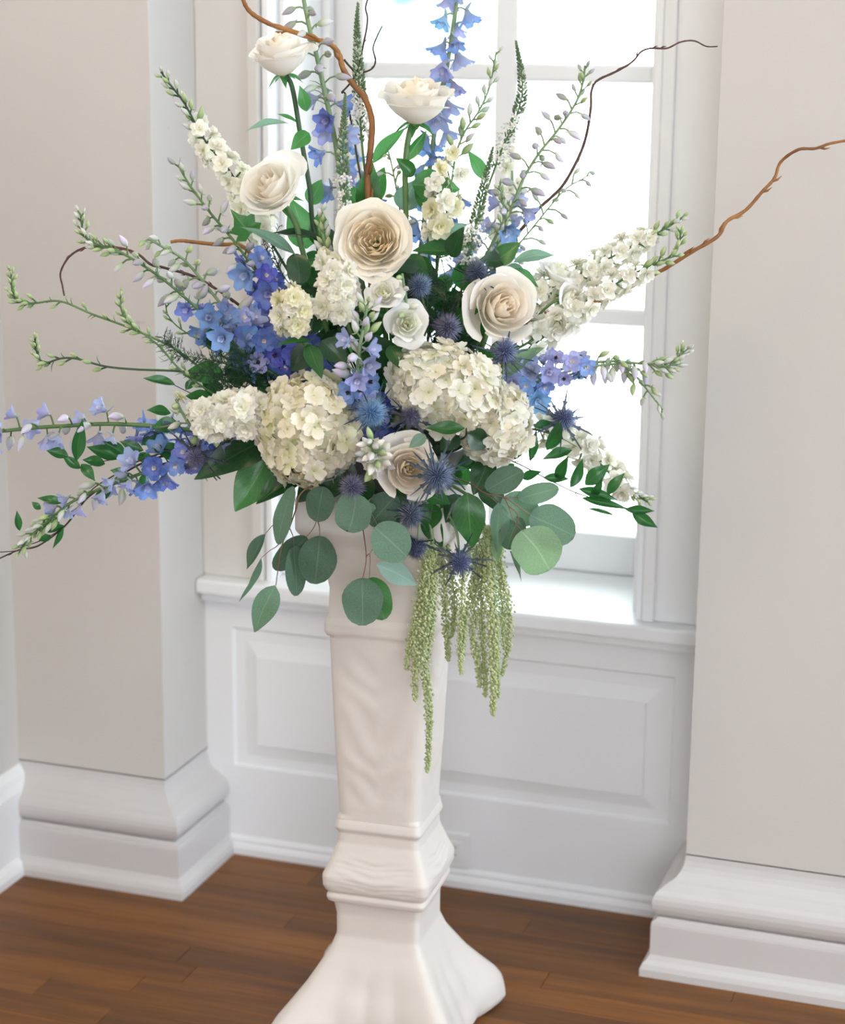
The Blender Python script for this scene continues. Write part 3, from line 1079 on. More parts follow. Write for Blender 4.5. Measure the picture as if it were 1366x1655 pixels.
def rose_petals(style):
    if style in ROSE:
        return ROSE[style]
    N_, H, tight, c_in, c_out, ruf, seed, flare, drop = {
        'classic': (25, 1.42, .06, C(253, 242, 222), C(250, 247, 240), .022, 4, .60, .10),
        'closed': (25, 1.42, .05, C(254, 243, 226), C(252, 247, 238), .03, 9, .42, .22),
        'garden': (42, 0.92, .03, C(254, 241, 214), C(251, 246, 235), .045, 14, .50, .16),
        'lisianthus': (14, 1.2, .14, C(244, 244, 222), C(252, 251, 248), .06, 21, .80, .14),
        'white': (25, 1.3, .06, C(253, 244, 226), C(251, 249, 244), .022, 33, .62, .12)}[style]
    rr = random.Random(seed)
    res = []
    for i in range(N_):
        kk = i / (N_ - 1)
        Rk = tight + (1 - tight) * kk ** (.86 if style != 'garden' else .7)
        Hk = H * (1.0 - drop * 1.6 * max(0, kk - .1)) * rr.uniform(.94, 1.05)
        if style == 'garden':
            Hk = H * (.84 + .20 * math.sin(min(1, kk * 1.6) * 1.57) - .22 * max(0, kk - .55)) * rr.uniform(.95, 1.05)
        if kk > .55:
            Rk *= rr.uniform(.90, 1.07)
            Hk *= rr.uniform(.9, 1.06)
        span = math.radians(rr.uniform(135, 165) - 45 * kk)
        curl = max(0, kk - .3) * flare * rr.uniform(1.0, 1.7)
        clos = max(0, .5 - kk) * 1.1
        th0 = i * 2.39996 + rr.uniform(-.25, .25)
        if style == 'garden' and kk < .42:
            th0 = (i % 4) * 1.5708 + rr.uniform(-.25, .25)
            span = math.radians(115)
            clos = .1
        p1, p2 = rr.uniform(0, 6), rr.uniform(0, 6)
        lean = rr.uniform(-.05, .07)
        nu, nv = 10, 10
        mb = MB()
        base = mixc(c_in, c_out, kk * 1.35 - .05)
        for j in range(nv + 1):
            v = j / nv
            for k in range(nu + 1):
                u = 2 * k / nu - 1
                vv = v * (1 - .16 * abs(u) ** 2.4)
                s = math.sin(min(1, vv * 1.15) * math.pi / 2)
                rho = Rk * (.18 + .82 * s ** .8) * (1 - clos * vv ** 3 * .7)
                z = Hk * vv ** 1.15
                e = max(0, (vv - .62) / .38)
                ed = 1 + .7 * abs(u) ** 2
                rho += curl * e * e * .50 * Rk * ed
                z -= curl * e * e * .36 * H * ed
                rho *= 1 + (.07 * u + lean * vv)
                rho += ruf * math.sin(u * 6 + p1) * e
                z += ruf * 1.3 * math.sin(u * 5 + p2) * vv
                th = th0 + u * span / 2 * (.45 + .55 * math.sin(min(1, vv * 1.3) * math.pi / 2))
                z += .04 * e * (1 - abs(u)) * (kk > .4)
                mb.v.append((rho * math.cos(th), rho * math.sin(th), z))
                mb.c.append(mixc(mixc(base, C(244, 240, 206), .5), base, vv * 2.2))
        for j in range(nv):
            for k in range(nu):
                a = j * (nu + 1) + k
                mb.f.append((a, a + 1, a + nu + 2, a + nu + 1))
        res.append(mb.mesh('petal', M['rosepetal']))
    ROSE[style] = (res, H)
    return ROSE[style]


def cup_flower(name, label, cat, group, c, axis, rpx, style, stem_path, twist=0.0, stem_r=.0032, hscale=1.0, stem='stem', leaves=()):
    meshes, H = rose_petals(style)
    ctr = at(*c)
    R = rpx / FPX * (ctr - EYE).length
    ax = vdir(*axis)
    base = ctr - ax * R * H * hscale * .5
    pth = [base] + PX(stem_path)
    P = Path(pth)
    t = thing(name, label, cat, P.p[-1], group)
    mb = MB()
    n = len(P.p)
    tube(mb, [p - t.location for p in P.p], [stem_r * (1.15 if i < 2 else 1) for i in range(n)], 8)
    link('stem', mb.mesh('stem', M[stem]), t, t.location)
    q = orient(ax, RGT * math.cos(twist) + UP * math.sin(twist) + TOW * .3)
    for me in meshes:
        link('petal', me, t, base, q, (R, R, R * hscale))
    # calyx and sepals
    mb = MB()
    blob(mb, (0, 0, -.02), .16, C(110, 142, 84), Vector((0, 0, 1)), 1.3, 10, 6)
    link('calyx', mb.mesh('calyx', M['bud']), t, base, q, R)
    for k in range(5):
        a = k * 1.2566
        d_ = q @ Vector((math.cos(a), math.sin(a), -.55))
        link('sepal', leaf_mesh('thin', 'lance', k % 3), t, base, orient_leaf(d_, q @ Vector((math.cos(a), math.sin(a), 1.5))), (R * .22, R * .75, R * .75))
    for lf in leaves:
        leaf(t, *lf)
    return t


# ---------------------------------------------------------------- hydrangea
def hydrangea(label, c, axis, radii, n, seed, stem_path, size=.034, hues=('hyda_white', 'hydb_white', 'hydc_ivory', 'hydd_white')):
    rr = random.Random(seed)
    ctr = at(*c)
    t = thing('hydrangea', label, 'flower', at(*stem_path[-1]), 'white hydrangea heads')
    ax = vdir(*axis)
    P = Path([ctr] + PX(stem_path))
    mb = MB()
    tube(mb, [p - t.location for p in P.p], [.004] * len(P.p), 8)
    link('stem', mb.mesh('stem', M['stem']), t, t.location)
    A, B_, Cc = radii[0][0], radii[1][0], radii[2][0]
    va, vb, vc = [vdir(*r_[1]) for r_ in radii]
    mb = MB()
    vs, fs, cs = [], [], []
    m_, k_ = 10, 16
    for j in range(m_ + 1):
        a = math.pi * j / m_
        for k in range(k_):
            b = 2 * math.pi * k / k_
            p = (va * A * math.sin(a) * math.cos(b) + vb * B_ * math.sin(a) * math.sin(b) + vc * Cc * math.cos(a)) * .8
            vs.append(p + ctr - t.location)
            cs.append(C(196, 200, 150))
    for j in range(m_):
        for k in range(k_):
            k2 = (k + 1) % k_
            fs.append((j * k_ + k, (j + 1) * k_ + k, (j + 1) * k_ + k2, j * k_ + k2))
    mb.add(vs, fs, cs)
    link('flower_core', mb.mesh('flower_core', M['bud']), t, t.location)
    for i in range(n):
        z = 1 - 2 * (i + .5) / n
        r_ = math.sqrt(1 - z * z)
        a = i * 2.39996
        x, yv = r_ * math.cos(a), r_ * math.sin(a)
        nr = (va * (x / A) + vb * (yv / B_) + vc * (z / Cc)).normalized()
        if nr.dot(ax) < -.35:
            continue
        p = ctr + (va * A * x + vb * B_ * yv + vc * Cc * z) * rr.uniform(.88, 1.06)
        fd = nr + Vector((rr.gauss(0, .28), rr.gauss(0, .28), rr.gauss(0, .28)))
        link('floret', floret(rr.choice(hues)), t, p, orient(fd, Vector((rr.gauss(0, 1), rr.gauss(0, 1), rr.gauss(0, 1)))), size * rr.uniform(.85, 1.15))
    return t


# ---------------------------------------------------------------- thistles
TH = {}


def thistle_head(seed, tone):
    key = (seed % 3, tone)
    if key in TH:
        return TH[key]
    rr = random.Random(seed)
    ca, cb = {'blue': (C(44, 62, 102), C(128, 150, 186)), 'navy': (C(38, 46, 74), C(100, 114, 150)), 'violet': (C(56, 54, 84), C(132, 132, 170)), 'bright': (C(44, 84, 142), C(132, 172, 214))}[tone]
    mb = MB()
    blob(mb, (0, 0, .1), .42, ca, Vector((0, 0, 1)), 1.25, 12, 8)
    n = 330
    for i in range(n):
        z = 1 - 1.75 * (i + .5) / n
        r_ = math.sqrt(max(0, 1 - z * z))
        a = i * 2.39996
        d_ = Vector((r_ * math.cos(a), r_ * math.sin(a), z * 1.15 + .05)).normalized()
        d2 = (d_ + Vector((rr.gauss(0, .08), rr.gauss(0, .08), rr.gauss(0, .08)))).normalized()
        p = Vector((0, 0, .1)) + Vector((d_.x * .40, d_.y * .40, d_.z * .5))
        L = rr.uniform(.36, .60)
        s = d2.cross(Vector((.3, .2, .9)))
        s.normalize()
        u = d2.cross(s)
        w = .030
        vs = [p + s * w, p - s * w * .5 + u * w * .87, p - s * w * .5 - u * w * .87, p + d2 * L]
        mb.add(vs, [(0, 1, 3), (1, 2, 3), (2, 0, 3)], [ca, ca, ca, mixc(cb, (1, 1, 1), rr.uniform(0, .25))])
    TH[key] = mb.mesh('thistle_head', M['thistle'])
    return TH[key]


def bract_mesh(tone):
    key = ('bract', tone)
    if key in TH:
        return TH[key]
    ca, cb = {'blue': (C(96, 112, 112), C(72, 84, 108)), 'navy': (C(74, 92, 90), C(56, 66, 88)), 'violet': (C(84, 92, 96), C(64, 64, 88)), 'bright': (C(80, 104, 110), C(60, 86, 120))}[tone]
    mb = MB()
    prof_ = [(0, .05), (.18, .08), (.24, .2), (.3, .09), (.46, .08), (.52, .17), (.58, .06), (.78, .04), (1, .002)]
    for yy, w in prof_:
        for u in (-1, 0, 1):
            mb.v.append((u * w * (1.0 if u else 0), yy + (.06 if abs(u) and w > .1 else 0), .05 * abs(u) - .12 * yy * yy + .1 * yy))
            mb.c.append(mixc(ca, cb, yy))
    for j in range(len(prof_) - 1):
        for i in range(2):
            a = j * 3 + i
            mb.f.append((a, a + 1, a + 4, a + 3))
    TH[key] = mb.mesh('bract', M['thistle'])
    return TH[key]


def thistle(label, c, axis, rpx, tone, seed, stem_path, bract=1.0, nb=11):
    rr = random.Random(seed)
    ctr = at(*c)
    R = 1.1 * rpx / FPX * (ctr - EYE).length
    ax = vdir(*axis)
    P = Path([ctr - ax * R * .4] + PX(stem_path))
    t = thing('sea_holly', label, 'thistle', P.p[-1], 'blue sea holly thistles')
    mb = MB()
    tube(mb, [p - t.location for p in P.p], [.0017] * len(P.p), 6)
    link('stem', mb.mesh('stem', M['stem_pale']), t, t.location)
    q = orient(ax, RGT + UP * .2)
    link('thistle_head', thistle_head(seed, tone), t, ctr, q, R)
    for k in range(nb):
        a = k * 6.283 / nb + rr.uniform(-.15, .15)
        d_ = q @ Vector((math.cos(a), math.sin(a), rr.uniform(-.15, .45)))
        L = R * 1.75 * bract * rr.uniform(.8, 1.15)
        link('bract', bract_mesh(tone), t, ctr - ax * R * .42, orient_leaf(d_, ax), (L * .5, L, L))
    return t


# ---------------------------------------------------------------- speedwell spikes
def spike_flower(label, path, t_white, seed, rpx=11):
    rr = random.Random(seed)
    P = Path(PX(path))
    t = thing('speedwell_spike', label, 'flower', P.p[0], 'tall white speedwell spikes')
    mb = MB()
    n = len(P.p)
    tube(mb, [p - t.location for p in P.p], [.0022 - .0014 * i / (n - 1) for i in range(n)], 6)
    link('stem', mb.mesh('stem', M['stem']), t, t.location)
    R = rpx / FPX * (P.p[-1] - EYE).length
    g, w = MB(), MB()
    cnt = int(P.len * (1 - t_white[0]) / .00075)
    for i in range(cnt):
        f = i / cnt
        tt = t_white[0] + (1 - t_white[0]) * f
        p, tg = P.at(tt)
        rad = perp(tg, i * 2.39996)
        k = (tt - t_white[1]) / (1 - t_white[1])
        if tt > t_white[1]:
            r_ = R * (.95 - .90 * max(0, k) ** 1.3)
            c_ = p + rad * r_ * .75 + tg * r_ * .3 - t.location
            col = C(74, 104, 70) if rr.random() < .72 or k > .6 else C(196, 206, 184)
            blob(g, c_, R * .21 * (1 - .45 * max(0, k)), col, rad + tg * .9, 1.9, 5, 3, mixc(col, C(140, 160, 120), .5))
        elif rr.random() < .42:
            r_ = R * rr.uniform(.75, 1.25)
            c_ = p + rad * r_ + tg * R * .2 - t.location
            q = orient(rad + tg * .4, Vector((rr.random(), rr.random(), rr.random())))
            sub = MB()
            for a in range(4):
                petal_grid(sub, R * .52, R * .40, .3, a * 1.57, 2, 2, .1, 0, 0, 1, C(214, 214, 196), C(246, 244, 242))
            w.add([q @ Vector(v) + c_ for v in sub.v], sub.f, sub.c)
            tube(w, [c_, c_ + rad * R * .55], [R * .04, R * .03], 3, C(150, 120, 120), False)
        else:
            blob(g, p + rad * R * .5 - t.location, R * .15, C(100, 130, 86), rad + tg, 2.0, 4, 3)
    o = link('bud_spike', g.mesh('bud_spike', M['bud']), t, t.location)
    o['kind'] = 'stuff'
    o = link('floret_cluster', w.mesh('floret_cluster', M['petal']), t, t.location)
    o['kind'] = 'stuff'
    return t


# ---------------------------------------------------------------- hanging amaranth
def amaranth(label, base, tassels, seed, stem_pts):
    rr = random.Random(seed)
    t = thing('hanging_amaranth', label, 'flower', at(*base), 'green hanging amaranth')
    mb = MB()
    P = Path(PX(stem_pts))
    tube(mb, [p - t.location for p in P.p], [.0025] * len(P.p), 6)
    link('stem', mb.mesh('stem', M['stem_pale']), t, t.location)
    for path, rpx in tassels:
        P = Path(PX(path))
        R = 1.2 * rpx / FPX * (P.p[0] - EYE).length
        mb = MB()
        tube(mb, [p - t.location for p in P.p], [.0011] * len(P.p), 5, C(170, 182, 130))
        cnt = int(P.len / .00062)
        for i in range(cnt):
            tt = (i + .5) / cnt
            p, tg = P.at(tt)
            rad = perp(tg, i * 2.39996 + rr.uniform(-.5, .5))
            env = (.55 + .45 * math.sin(min(1, tt * 3) * 1.57)) * (1 - .62 * max(0, tt - .55) / .45)
            clump = .75 + .35 * math.sin(tt * P.len * 900)
            c_ = p + rad * R * env * clump * rr.uniform(.45, 1.0) - t.location
            col = mixc(C(168, 184, 124), C(214, 222, 172), rr.random())
            blob(mb, c_, R * rr.uniform(.20, .30), col, None, 1, 4, 2)
        link('tassel', mb.mesh('tassel', M['tassel']), t, t.location)
    return t


# ---------------------------------------------------------------- curly willow
def willow(label, paths, mat, seed):
    rr = random.Random(seed)
    main = Path(PX(paths[0][0]), 8)
    t = thing('curly_willow', label, 'branch', main.p[0], 'curly willow branches')
    for i, (path, ra, rb) in enumerate(paths):
        P = Path(PX(path), 8)
        mb = MB()
        n = len(P.p)
        rad = [(ra + (rb - ra) * k / (n - 1)) * (1 + .06 * math.sin(k * 1.7)) for k in range(n)]
        tube(mb, [p - t.location for p in P.p], rad, 8)
        for k in range(int(P.len / .045)):
            p, tg = P.at(rr.uniform(.1, .95))
            q = perp(tg, rr.uniform(0, 6.28))
            r_ = ra + (rb - ra) * .5
            tube(mb, [p - t.location, p + q * r_ * 1.6 + tg * r_ * 2 - t.location, p + q * r_ * 2 + tg * r_ * 4.5 - t.location], [r_ * .8, r_ * .6, r_ * .15], 5)
        link('branch' if i == 0 else 'twig', mb.mesh('branch', M[mat]), t, t.location)
    return t


# ---------------------------------------------------------------- foliage stems
def foliage(name, label, cat, group, stems, leaves, stem='stem_dark', r=.0016):
    """stems: pixel paths; leaves: (base, tip, width, shape, material, normal)"""
    P0 = Path(PX(stems[0]))
    t = thing(name, label, cat, P0.p[0], group)
    mb = MB()
    for k, sp in enumerate(stems):
        P = Path(PX(sp))
        n = len(P.p)
        a = r if k == 0 else r * .6
        tube(mb, [p - t.location for p in P.p], [a * (1 - .55 * i / (n - 1)) for i in range(n)], 6)
    link('stem', mb.mesh('stem', M[stem]), t, t.location)
    for lf in leaves:
        leaf(t, *lf)
    return t


def fern(label, stems, seed, mat='fern', needle=.016, dens=.0012):
    rr = random.Random(seed)
    P0 = Path(PX(stems[0]))
    t = thing('asparagus_fern', label, 'fern', P0.p[0], 'feathery asparagus fern')
    sb, nb = MB(), MB()
    for sp in stems:
        P = Path(PX(sp))
        n = len(P.p)
        tube(sb, [p - t.location for p in P.p], [.0012 - .0008 * i / (n - 1) for i in range(n)], 5)
        for i in range(int(P.len / dens)):
            tt = rr.uniform(.12, 1)
            p, tg = P.at(tt)
            rad = perp(tg, rr.uniform(0, 6.28))
            L = needle * rr.uniform(.5, 1.2) * (1.2 - .6 * tt)
            e = p + rad * L * .85 + tg * L * .5
            tube(nb, [p - t.location, p.lerp(e, .5) + tg * L * .08 - t.location, e - t.location], [.0004, .0004, .0002], 3, None, False)
            for k in range(3):
                p2 = p.lerp(e, rr.uniform(.3, .95))
                e2 = p2 + (rad * rr.uniform(-.3, .8) + tg * rr.uniform(.2, .9) + perp(tg, rr.uniform(0, 6.28)) * .8).normalized() * L * .4
                tube(nb, [p2 - t.location, e2 - t.location], [.00035, .0002], 3, None, False)
    link('stem', sb.mesh('stem', M[mat]), t, t.location)
    o = link('needles', nb.mesh('needles', M[mat]), t, t.location)
    o['kind'] = 'stuff'
    return t

# ================================================================ the arrangement
B0 = (634, 725, 0.0)
GD, GL, GW = 'blue delphinium stems', 'white larkspur stems', 'white roses'

# ---------------- curly willow
willow('thick tan curly willow branch curving over the topmost white rose', [
    ([B0, (610, 560, -.03), (600, 420, -.03), (596, 330, -.03), (594, 285, -.03), (599, 240, -.03), (601, 195, -.03), (590, 160, -.03), (570, 135, -.03), (555, 112, -.03), (548, 88, -.03), (535, 72, -.02), (512, 64, -.02), (470, 50, -.01), (435, 38, .0), (408, 22, .0), (395, 4, .0), (388, -25, .0)], .0052, .0030)], 'willow', 1)
willow('thin dark willow twigs rising beside the tallest white spike flower', [
    ([B0, (620, 480, -.06), (585, 300, -.05), (562, 165, -.05), (552, 150, -.05)], .0013, .0012),
    ([(556, 96, -.05), (566, 108, -.05), (578, 118, -.05), (600, 112, -.05), (607, 98, -.05), (603, 78, -.05), (610, 58, -.05), (618, 42, -.05)],   .0015, .0009),
    ([(552, 150, -.05), (575, 120, -.05), (590, 60, -.05), (594, 30, -.05), (591, 12, -.05), (597, -8, -.05)], .0013, .0011)], 'twig_dark', 2)
willow('long tan curly willow branch reaching past the window casing to the wall', [
    ([B0, (760, 600, -.04), (860, 520, -.05), (930, 493, -.05), (958, 487, -.05), (985, 483, -.05), (1040, 452, -.05), (1075, 434, -.04), (1120, 406, -.03), (1160, 382, -.03), (1175, 358, -.03), (1205, 340, -.03), (1232, 310, -.03), (1252, 288, -.03), (1262, 262, -.03), (1290, 242, -.02), (1318, 240, -.02), (1342, 232, -.02), (1375, 226, -.02)], .0038, .0018)], 'willow', 3)
willow('thin dark willow twig bending right across the upper window pane', [
    ([B0, (760, 500, -.06), (825, 395, -.07), (850, 362, -.07), (872, 336, -.07), (908, 302, -.07), (935, 255, -.07), (948, 218, -.07), (955, 175, -.07), (956, 148, -.07), (966, 130, -.07), (995, 116, -.07), (1022, 100, -.07), (1036, 84, -.07), (1052, 78, -.07), (1078, 78, -.07), (1100, 68, -.07), (1122, 66, -.07), (1142, 75, -.07), (1160, 75, -.07)], .0028, .0008)], 'willow_dark', 4)
willow('dark willow twig arching into a hook beside the beige pilaster', [
    ([B0, (520, 620, .02), (420, 520, .03), (330, 455, .04), (270, 434, .05), (245, 428, .05), (225, 412, .05), (200, 402, .05), (165, 398, .05), (135, 401, .05), (112, 415, .05), (98, 440, .05), (101, 462, .05), (104, 478, .05)], .0022, .0012)], 'willow_dark', 5)
willow('short tan willow branch between the grey delphinium buds', [
    ([B0, (560, 600, -.01), (460, 480, -.01), (408, 428, .0), (403, 408, .0), (385, 396, .0), (350, 395, .0), (312, 391, .0), (292, 389, .0), (276, 391, .0)], .0036, .0022)], 'willow', 6)
willow('thin dark twig crossing below the cream rose nearest the window', [
    ([B0, (740, 640, -.02), (840, 575, -.02), (880, 535, -.02), (905, 515, -.02)], .0016, .0012)], 'twig_dark', 7)
willow('thin brown twig tips leaving the lower edge of the bouquet toward the side wall', [
    ([B0, (450, 730, .04), (300, 732, .06), (232, 748, .07), (180, 778, .07), (140, 806, .07), (105, 850, .07), (62, 882, .07), (30, 889, .07), (-12, 908, .07)], .0018, .0010),
    ([(62, 882, .07), (28, 890, .075), (-10, 893, .08)], .0009, .0006)], 'twig_dark', 8)

# ---------------- delphiniums
bells = ['bell_blue', 'bell_sky', 'bell_lav']
raceme('delphinium', 'tallest blue delphinium with hanging sky-blue bells against the upper window', 'flower', GD,
       [B0, (660, 520, -.08), (682, 390, -.09), (696, 262, -.09), (706, 195, -.09), (722, 110, -.09), (731, 55, -.09), (739, 0, -.09), (745, -45, -.09)],
       [(.40, .66, 11, ['bell_sky', 'open_sky', 'bell_sky'], (.034, .034), (.016, .016), 20, 'down'), (.66, 1.0, 18, ['bell_sky', 'bell_lav', 'bell_sky', 'bell_lav'], (.034, .028), (.017, .014), 20, 'down')], .0042, .0026, 'stem_pale', 11)
raceme('delphinium', 'tall delphinium with grey buds above blue bells beside the topmost rose', 'flower', GD,
       [B0, (590, 480, -.02), (556, 320, -.02), (542, 229, -.02), (523, 140, -.02), (510, 82, -.02), (502, 53, -.02), (491, 0, -.02), (485, -35, -.02)],
       [(.55, .76, 9, ['bell_blue', 'bell_lav', 'bell_sky'], (.029, .027), (.018, .016), 25, 'nod'), (.74, 1.0, 20, ['bud_grey', 'bud_grey', 'bud_pale'], (.023, .019), (.019, .015), 25, 'nod')], .0040, .0026, 'stem_pale', 12, (8, .6, .9, .02))
raceme('delphinium', 'delphinium with grey lavender buds slanting up left beneath the cream rose', 'flower', GD,
       [B0, (540, 600, .0), (480, 540, .02), (430, 462, .03), (380, 392, .03), (345, 350, .03), (318, 315, .03), (298, 285, .03), (288, 266, .03)],
       [(.34, .68, 22, ['open_blue', 'bell_blue', 'open_deep', 'bell_sky', 'bell_blue'], (.037, .034), (.012, .012), 20, 'cam'), (.64, .86, 15, ['bud_grey', 'bud_lilac', 'bud_grey'], (.024, .020), (.014, .012), 35, 'nod'), (.86, 1.0, 9, ['bud_grey', 'bud_pale'], (.017, .013), (.013, .008), 45, 'up')], .0026, .0012, 'stem', 13, (8, .6, .95, .014))
raceme('delphinium', 'delphinium with dusty lavender buds crossing in front of the white pilaster edge', 'flower', GD,
       [B0, (540, 640, .03), (465, 590, .06), (415, 560, .07), (372, 510, .07), (340, 470, .07), (300, 422, .07), (268, 402, .07), (240, 386, .07)],
       [(.34, .64, 18, ['open_blue', 'openb_deep', 'open_lav', 'bell_sky', 'bell_lav'], (.037, .033), (.012, .012), 20, 'cam'), (.60, .82, 12, ['bud_lilac', 'bell_lav', 'bud_grey'], (.028, .022), (.016, .014), 30, 'nod'), (.82, 1.0, 11, ['bud_pale', 'bud_green'], (.019, .014), (.013, .009), 40, 'nod')], .0028, .0016, 'stem_pale', 14)
raceme('delphinium', 'delphinium with lavender buds and upturned green tip ending near the hooked twig', 'flower', GD,
       [B0, (520, 650, .05), (420, 590, .08), (362, 540, .09), (315, 495, .09), (255, 445, .09), (195, 408, .09), (155, 394, .09), (136, 380, .09), (130, 345, .09)],
       [(.40, .64, 12, ['open_blue', 'bell_blue', 'openb_lav', 'bell_sky'], (.033, .028), (.012, .012), 20, 'cam'), (.62, .84, 14, ['bud_lilac', 'bud_pale', 'bud_grey'], (.022, .018), (.013, .012), 35, 'nod'), (.84, 1.0, 22, ['bud_green', 'bud_pale'], (.014, .009), (.011, .007), 50, 'up')], .0026, .0012, 'stem', 15, (14, .6, .95, .012))
raceme('delphinium', 'nearly level delphinium of pale nodding bells leaving the frame beside the wall', 'flower', GD,
       [B0, (480, 712, .04), (340, 698, .06), (240, 688, .07), (170, 685, .07), (110, 688, .07), (60, 691, .07), (0, 697, .07), (-50, 702, .07)],
       [(.42, .62, 9, ['bell_blue', 'open_blue', 'openb_lav'], (.030, .030), (.014, .014), 15, 'down'), (.62, 1.0, 24, ['bell_lav', 'bud_lilac', 'bell_lav'], (.027, .022), (.016, .014), 15, 'nod')], .0034, .0024, 'stem', 16)
raceme('delphinium', 'drooping delphinium with blue florets and pale green bud tip at the lower edge', 'flower', GD,
       [B0, (460, 740, .06), (340, 732, .09), (270, 750, .10), (210, 772, .10), (150, 795, .10), (110, 815, .10), (75, 845, .10), (45, 870, .10), (34, 888, .10)],
       [(.38, .66, 19, ['open_blue', 'openb_lav', 'bell_lav', 'open_deep', 'bell_blue'], (.033, .029), (.013, .013), 15, 'cam'), (.64, .86, 15, ['bud_lilac', 'bell_lav', 'bud_pale'], (.024, .019), (.013, .011), 35, 'nod'), (.86, 1.0, 20, ['bud_green', 'bud_pale'], (.015, .011), (.011, .008), 50, 'up')], .0030, .0014, 'stem', 17)
raceme('delphinium', 'short delphinium with lilac buds facing forward between the two hydrangea heads', 'flower', GD,
       [(634, 735, .03), (600, 690, .09), (583, 645, .13), (578, 600, .15), (582, 560, .16), (588, 525, .16), (594, 492, .16)],
       [(.28, .62, 13, ['open_blue', 'open_lav', 'openb_blue', 'open_lav'], (.036, .032), (.016, .015), 25, 'cam'), (.60, .80, 9, ['bell_lav', 'bud_lilac'], (.027, .023), (.016, .014), 30, 'cam'), (.80, 1.0, 14, ['bud_green', 'bud_pale', 'bud_lilac'], (.020, .014), (.015, .009), 40, 'up')], .0032, .0020, 'stem_pale', 18)
raceme('delphinium', 'delphinium stretching right over the window with dense green curled bud tip', 'flower', GD,
       [B0, (780, 640, .03), (860, 610, .04), (920, 594, .04), (980, 584, .04), (1040, 588, .04), (1075, 592, .04), (1092, 585, .04), (1106, 568, .04)],
       [(.38, .68, 20, ['open_lav', 'openb_lav', 'bell_lav', 'open_sky'], (.030, .026), (.014, .013), 15, 'cam'), (.66, .86, 16, ['bud_pale', 'bud_lilac'], (.021, .018), (.013, .011), 30, 'down'), (.86, 1.0, 26, ['bud_green', 'bud_pale'], (.015, .011), (.012, .008), 50, 'up')], .0026, .0012, 'stem_pale', 19)
raceme('delphinium', 'small side shoot with pale buds bending down before the window casing', 'flower', GD,
       [B0, (800, 650, .02), (900, 605, .05), (1000, 588, .05), (1022, 602, .05), (1045, 628, .05), (1062, 650, .05), (1072, 662, .05)],
       [(.70, 1.0, 13, ['bud_pale', 'bud_green'], (.018, .013), (.014, .010), 30, 'nod')], .0022, .0012, 'stem_pale', 20)
raceme('delphinium', 'delphinium of long stalked grey buds rising right of the dark spike flowers', 'flower', GD,
       [B0, (730, 520, -.02), (790, 405, -.03), (825, 340, -.03), (846, 290, -.03), (870, 250, -.03), (902, 210, -.03), (930, 168, -.03), (942, 135, -.03), (946, 106, -.03)],
       [(.46, .66, 11, ['bell_lav', 'bell_sky', 'bell_lav', 'open_lav'], (.030, .026), (.016, .016), 20, 'nod'), (.60, .90, 24, ['bud_grey', 'bud_lilac', 'bud_grey'], (.022, .018), (.022, .017), 25, 'nod'), (.90, 1.0, 9, ['bud_grey', 'bud_green'], (.014, .010), (.012, .006), 45, 'up')], .0028, .0014, 'stem_pale', 21)
raceme('delphinium', 'thin sprig of loose pale round buds over the middle right window pane', 'flower', GD,
       [B0, (740, 540, -.05), (820, 420, -.06), (858, 372, -.06), (888, 335, -.06), (915, 305, -.06), (940, 290, -.06), (952, 283, -.06)],
       [(.62, 1.0, 16, ['bud_pale', 'bud_grey', 'bud_green'], (.017, .012), (.022, .014), 30, 'nod')], .0016, .0008, 'stem_pale', 22)
raceme('delphinium', 'bright blue florets tucked behind the thistle beside the right hydrangea', 'flower', GD,
       [B0, (760, 670, .0), (820, 640, .02), (850, 635, .03), (880, 640, .03)],
       [(.55, 1.0, 13, ['open_sky', 'openb_blue', 'bell_sky', 'open_blue'], (.031, .030), (.014, .012), 15, 'cam')], .0024, .0016, 'stem', 23)
raceme('delphinium', 'deep blue florets in the shaded heart of the bouquet beside the cream stock', 'flower', GD,
       [B0, (560, 640, .04), (490, 590, .08), (450, 560, .09), (420, 545, .10)],
       [(.45, 1.0, 15, ['open_deep', 'openb_deep', 'bell_blue', 'open_blue'], (.037, .035), (.014, .012), 15, 'cam')], .0026, .0018, 'stem', 24)
raceme('delphinium', 'few dark blue florets peeking out between hydrangea and rose near the bowl', 'flower', GD,
       [B0, (615, 690, .08), (612, 670, .11), (622, 655, .12)],
       [(.5, 1.0, 6, ['open_deep', 'openb_deep'], (.034, .032), (.012, .010), 10, 'cam')], .0022, .0016, 'stem', 25)
raceme('delphinium', 'bright blue florets glowing behind the central spikes in front of the window', 'flower', GD,
       [B0, (650, 520, -.07), (640, 420, -.09), (600, 330, -.1), (578, 260, -.1), (572, 200, -.1)],
       [(.45, .98, 12, ['bell_sky', 'open_sky', 'bell_blue'], (.030, .026), (.014, .012), 20, 'down')], .0026, .0016, 'stem_pale', 26)
raceme('delphinium', 'small blue bells behind the leaves under the upper white rose', 'flower', GD,
       [B0, (700, 500, -.1), (740, 420, -.11), (735, 330, -.11), (722, 270, -.11)],
       [(.45, 1.0, 9, ['bell_sky', 'open_sky', 'bell_blue'], (.029, .025), (.012, .012), 20, 'down')], .0022, .0014, 'stem_pale', 27)

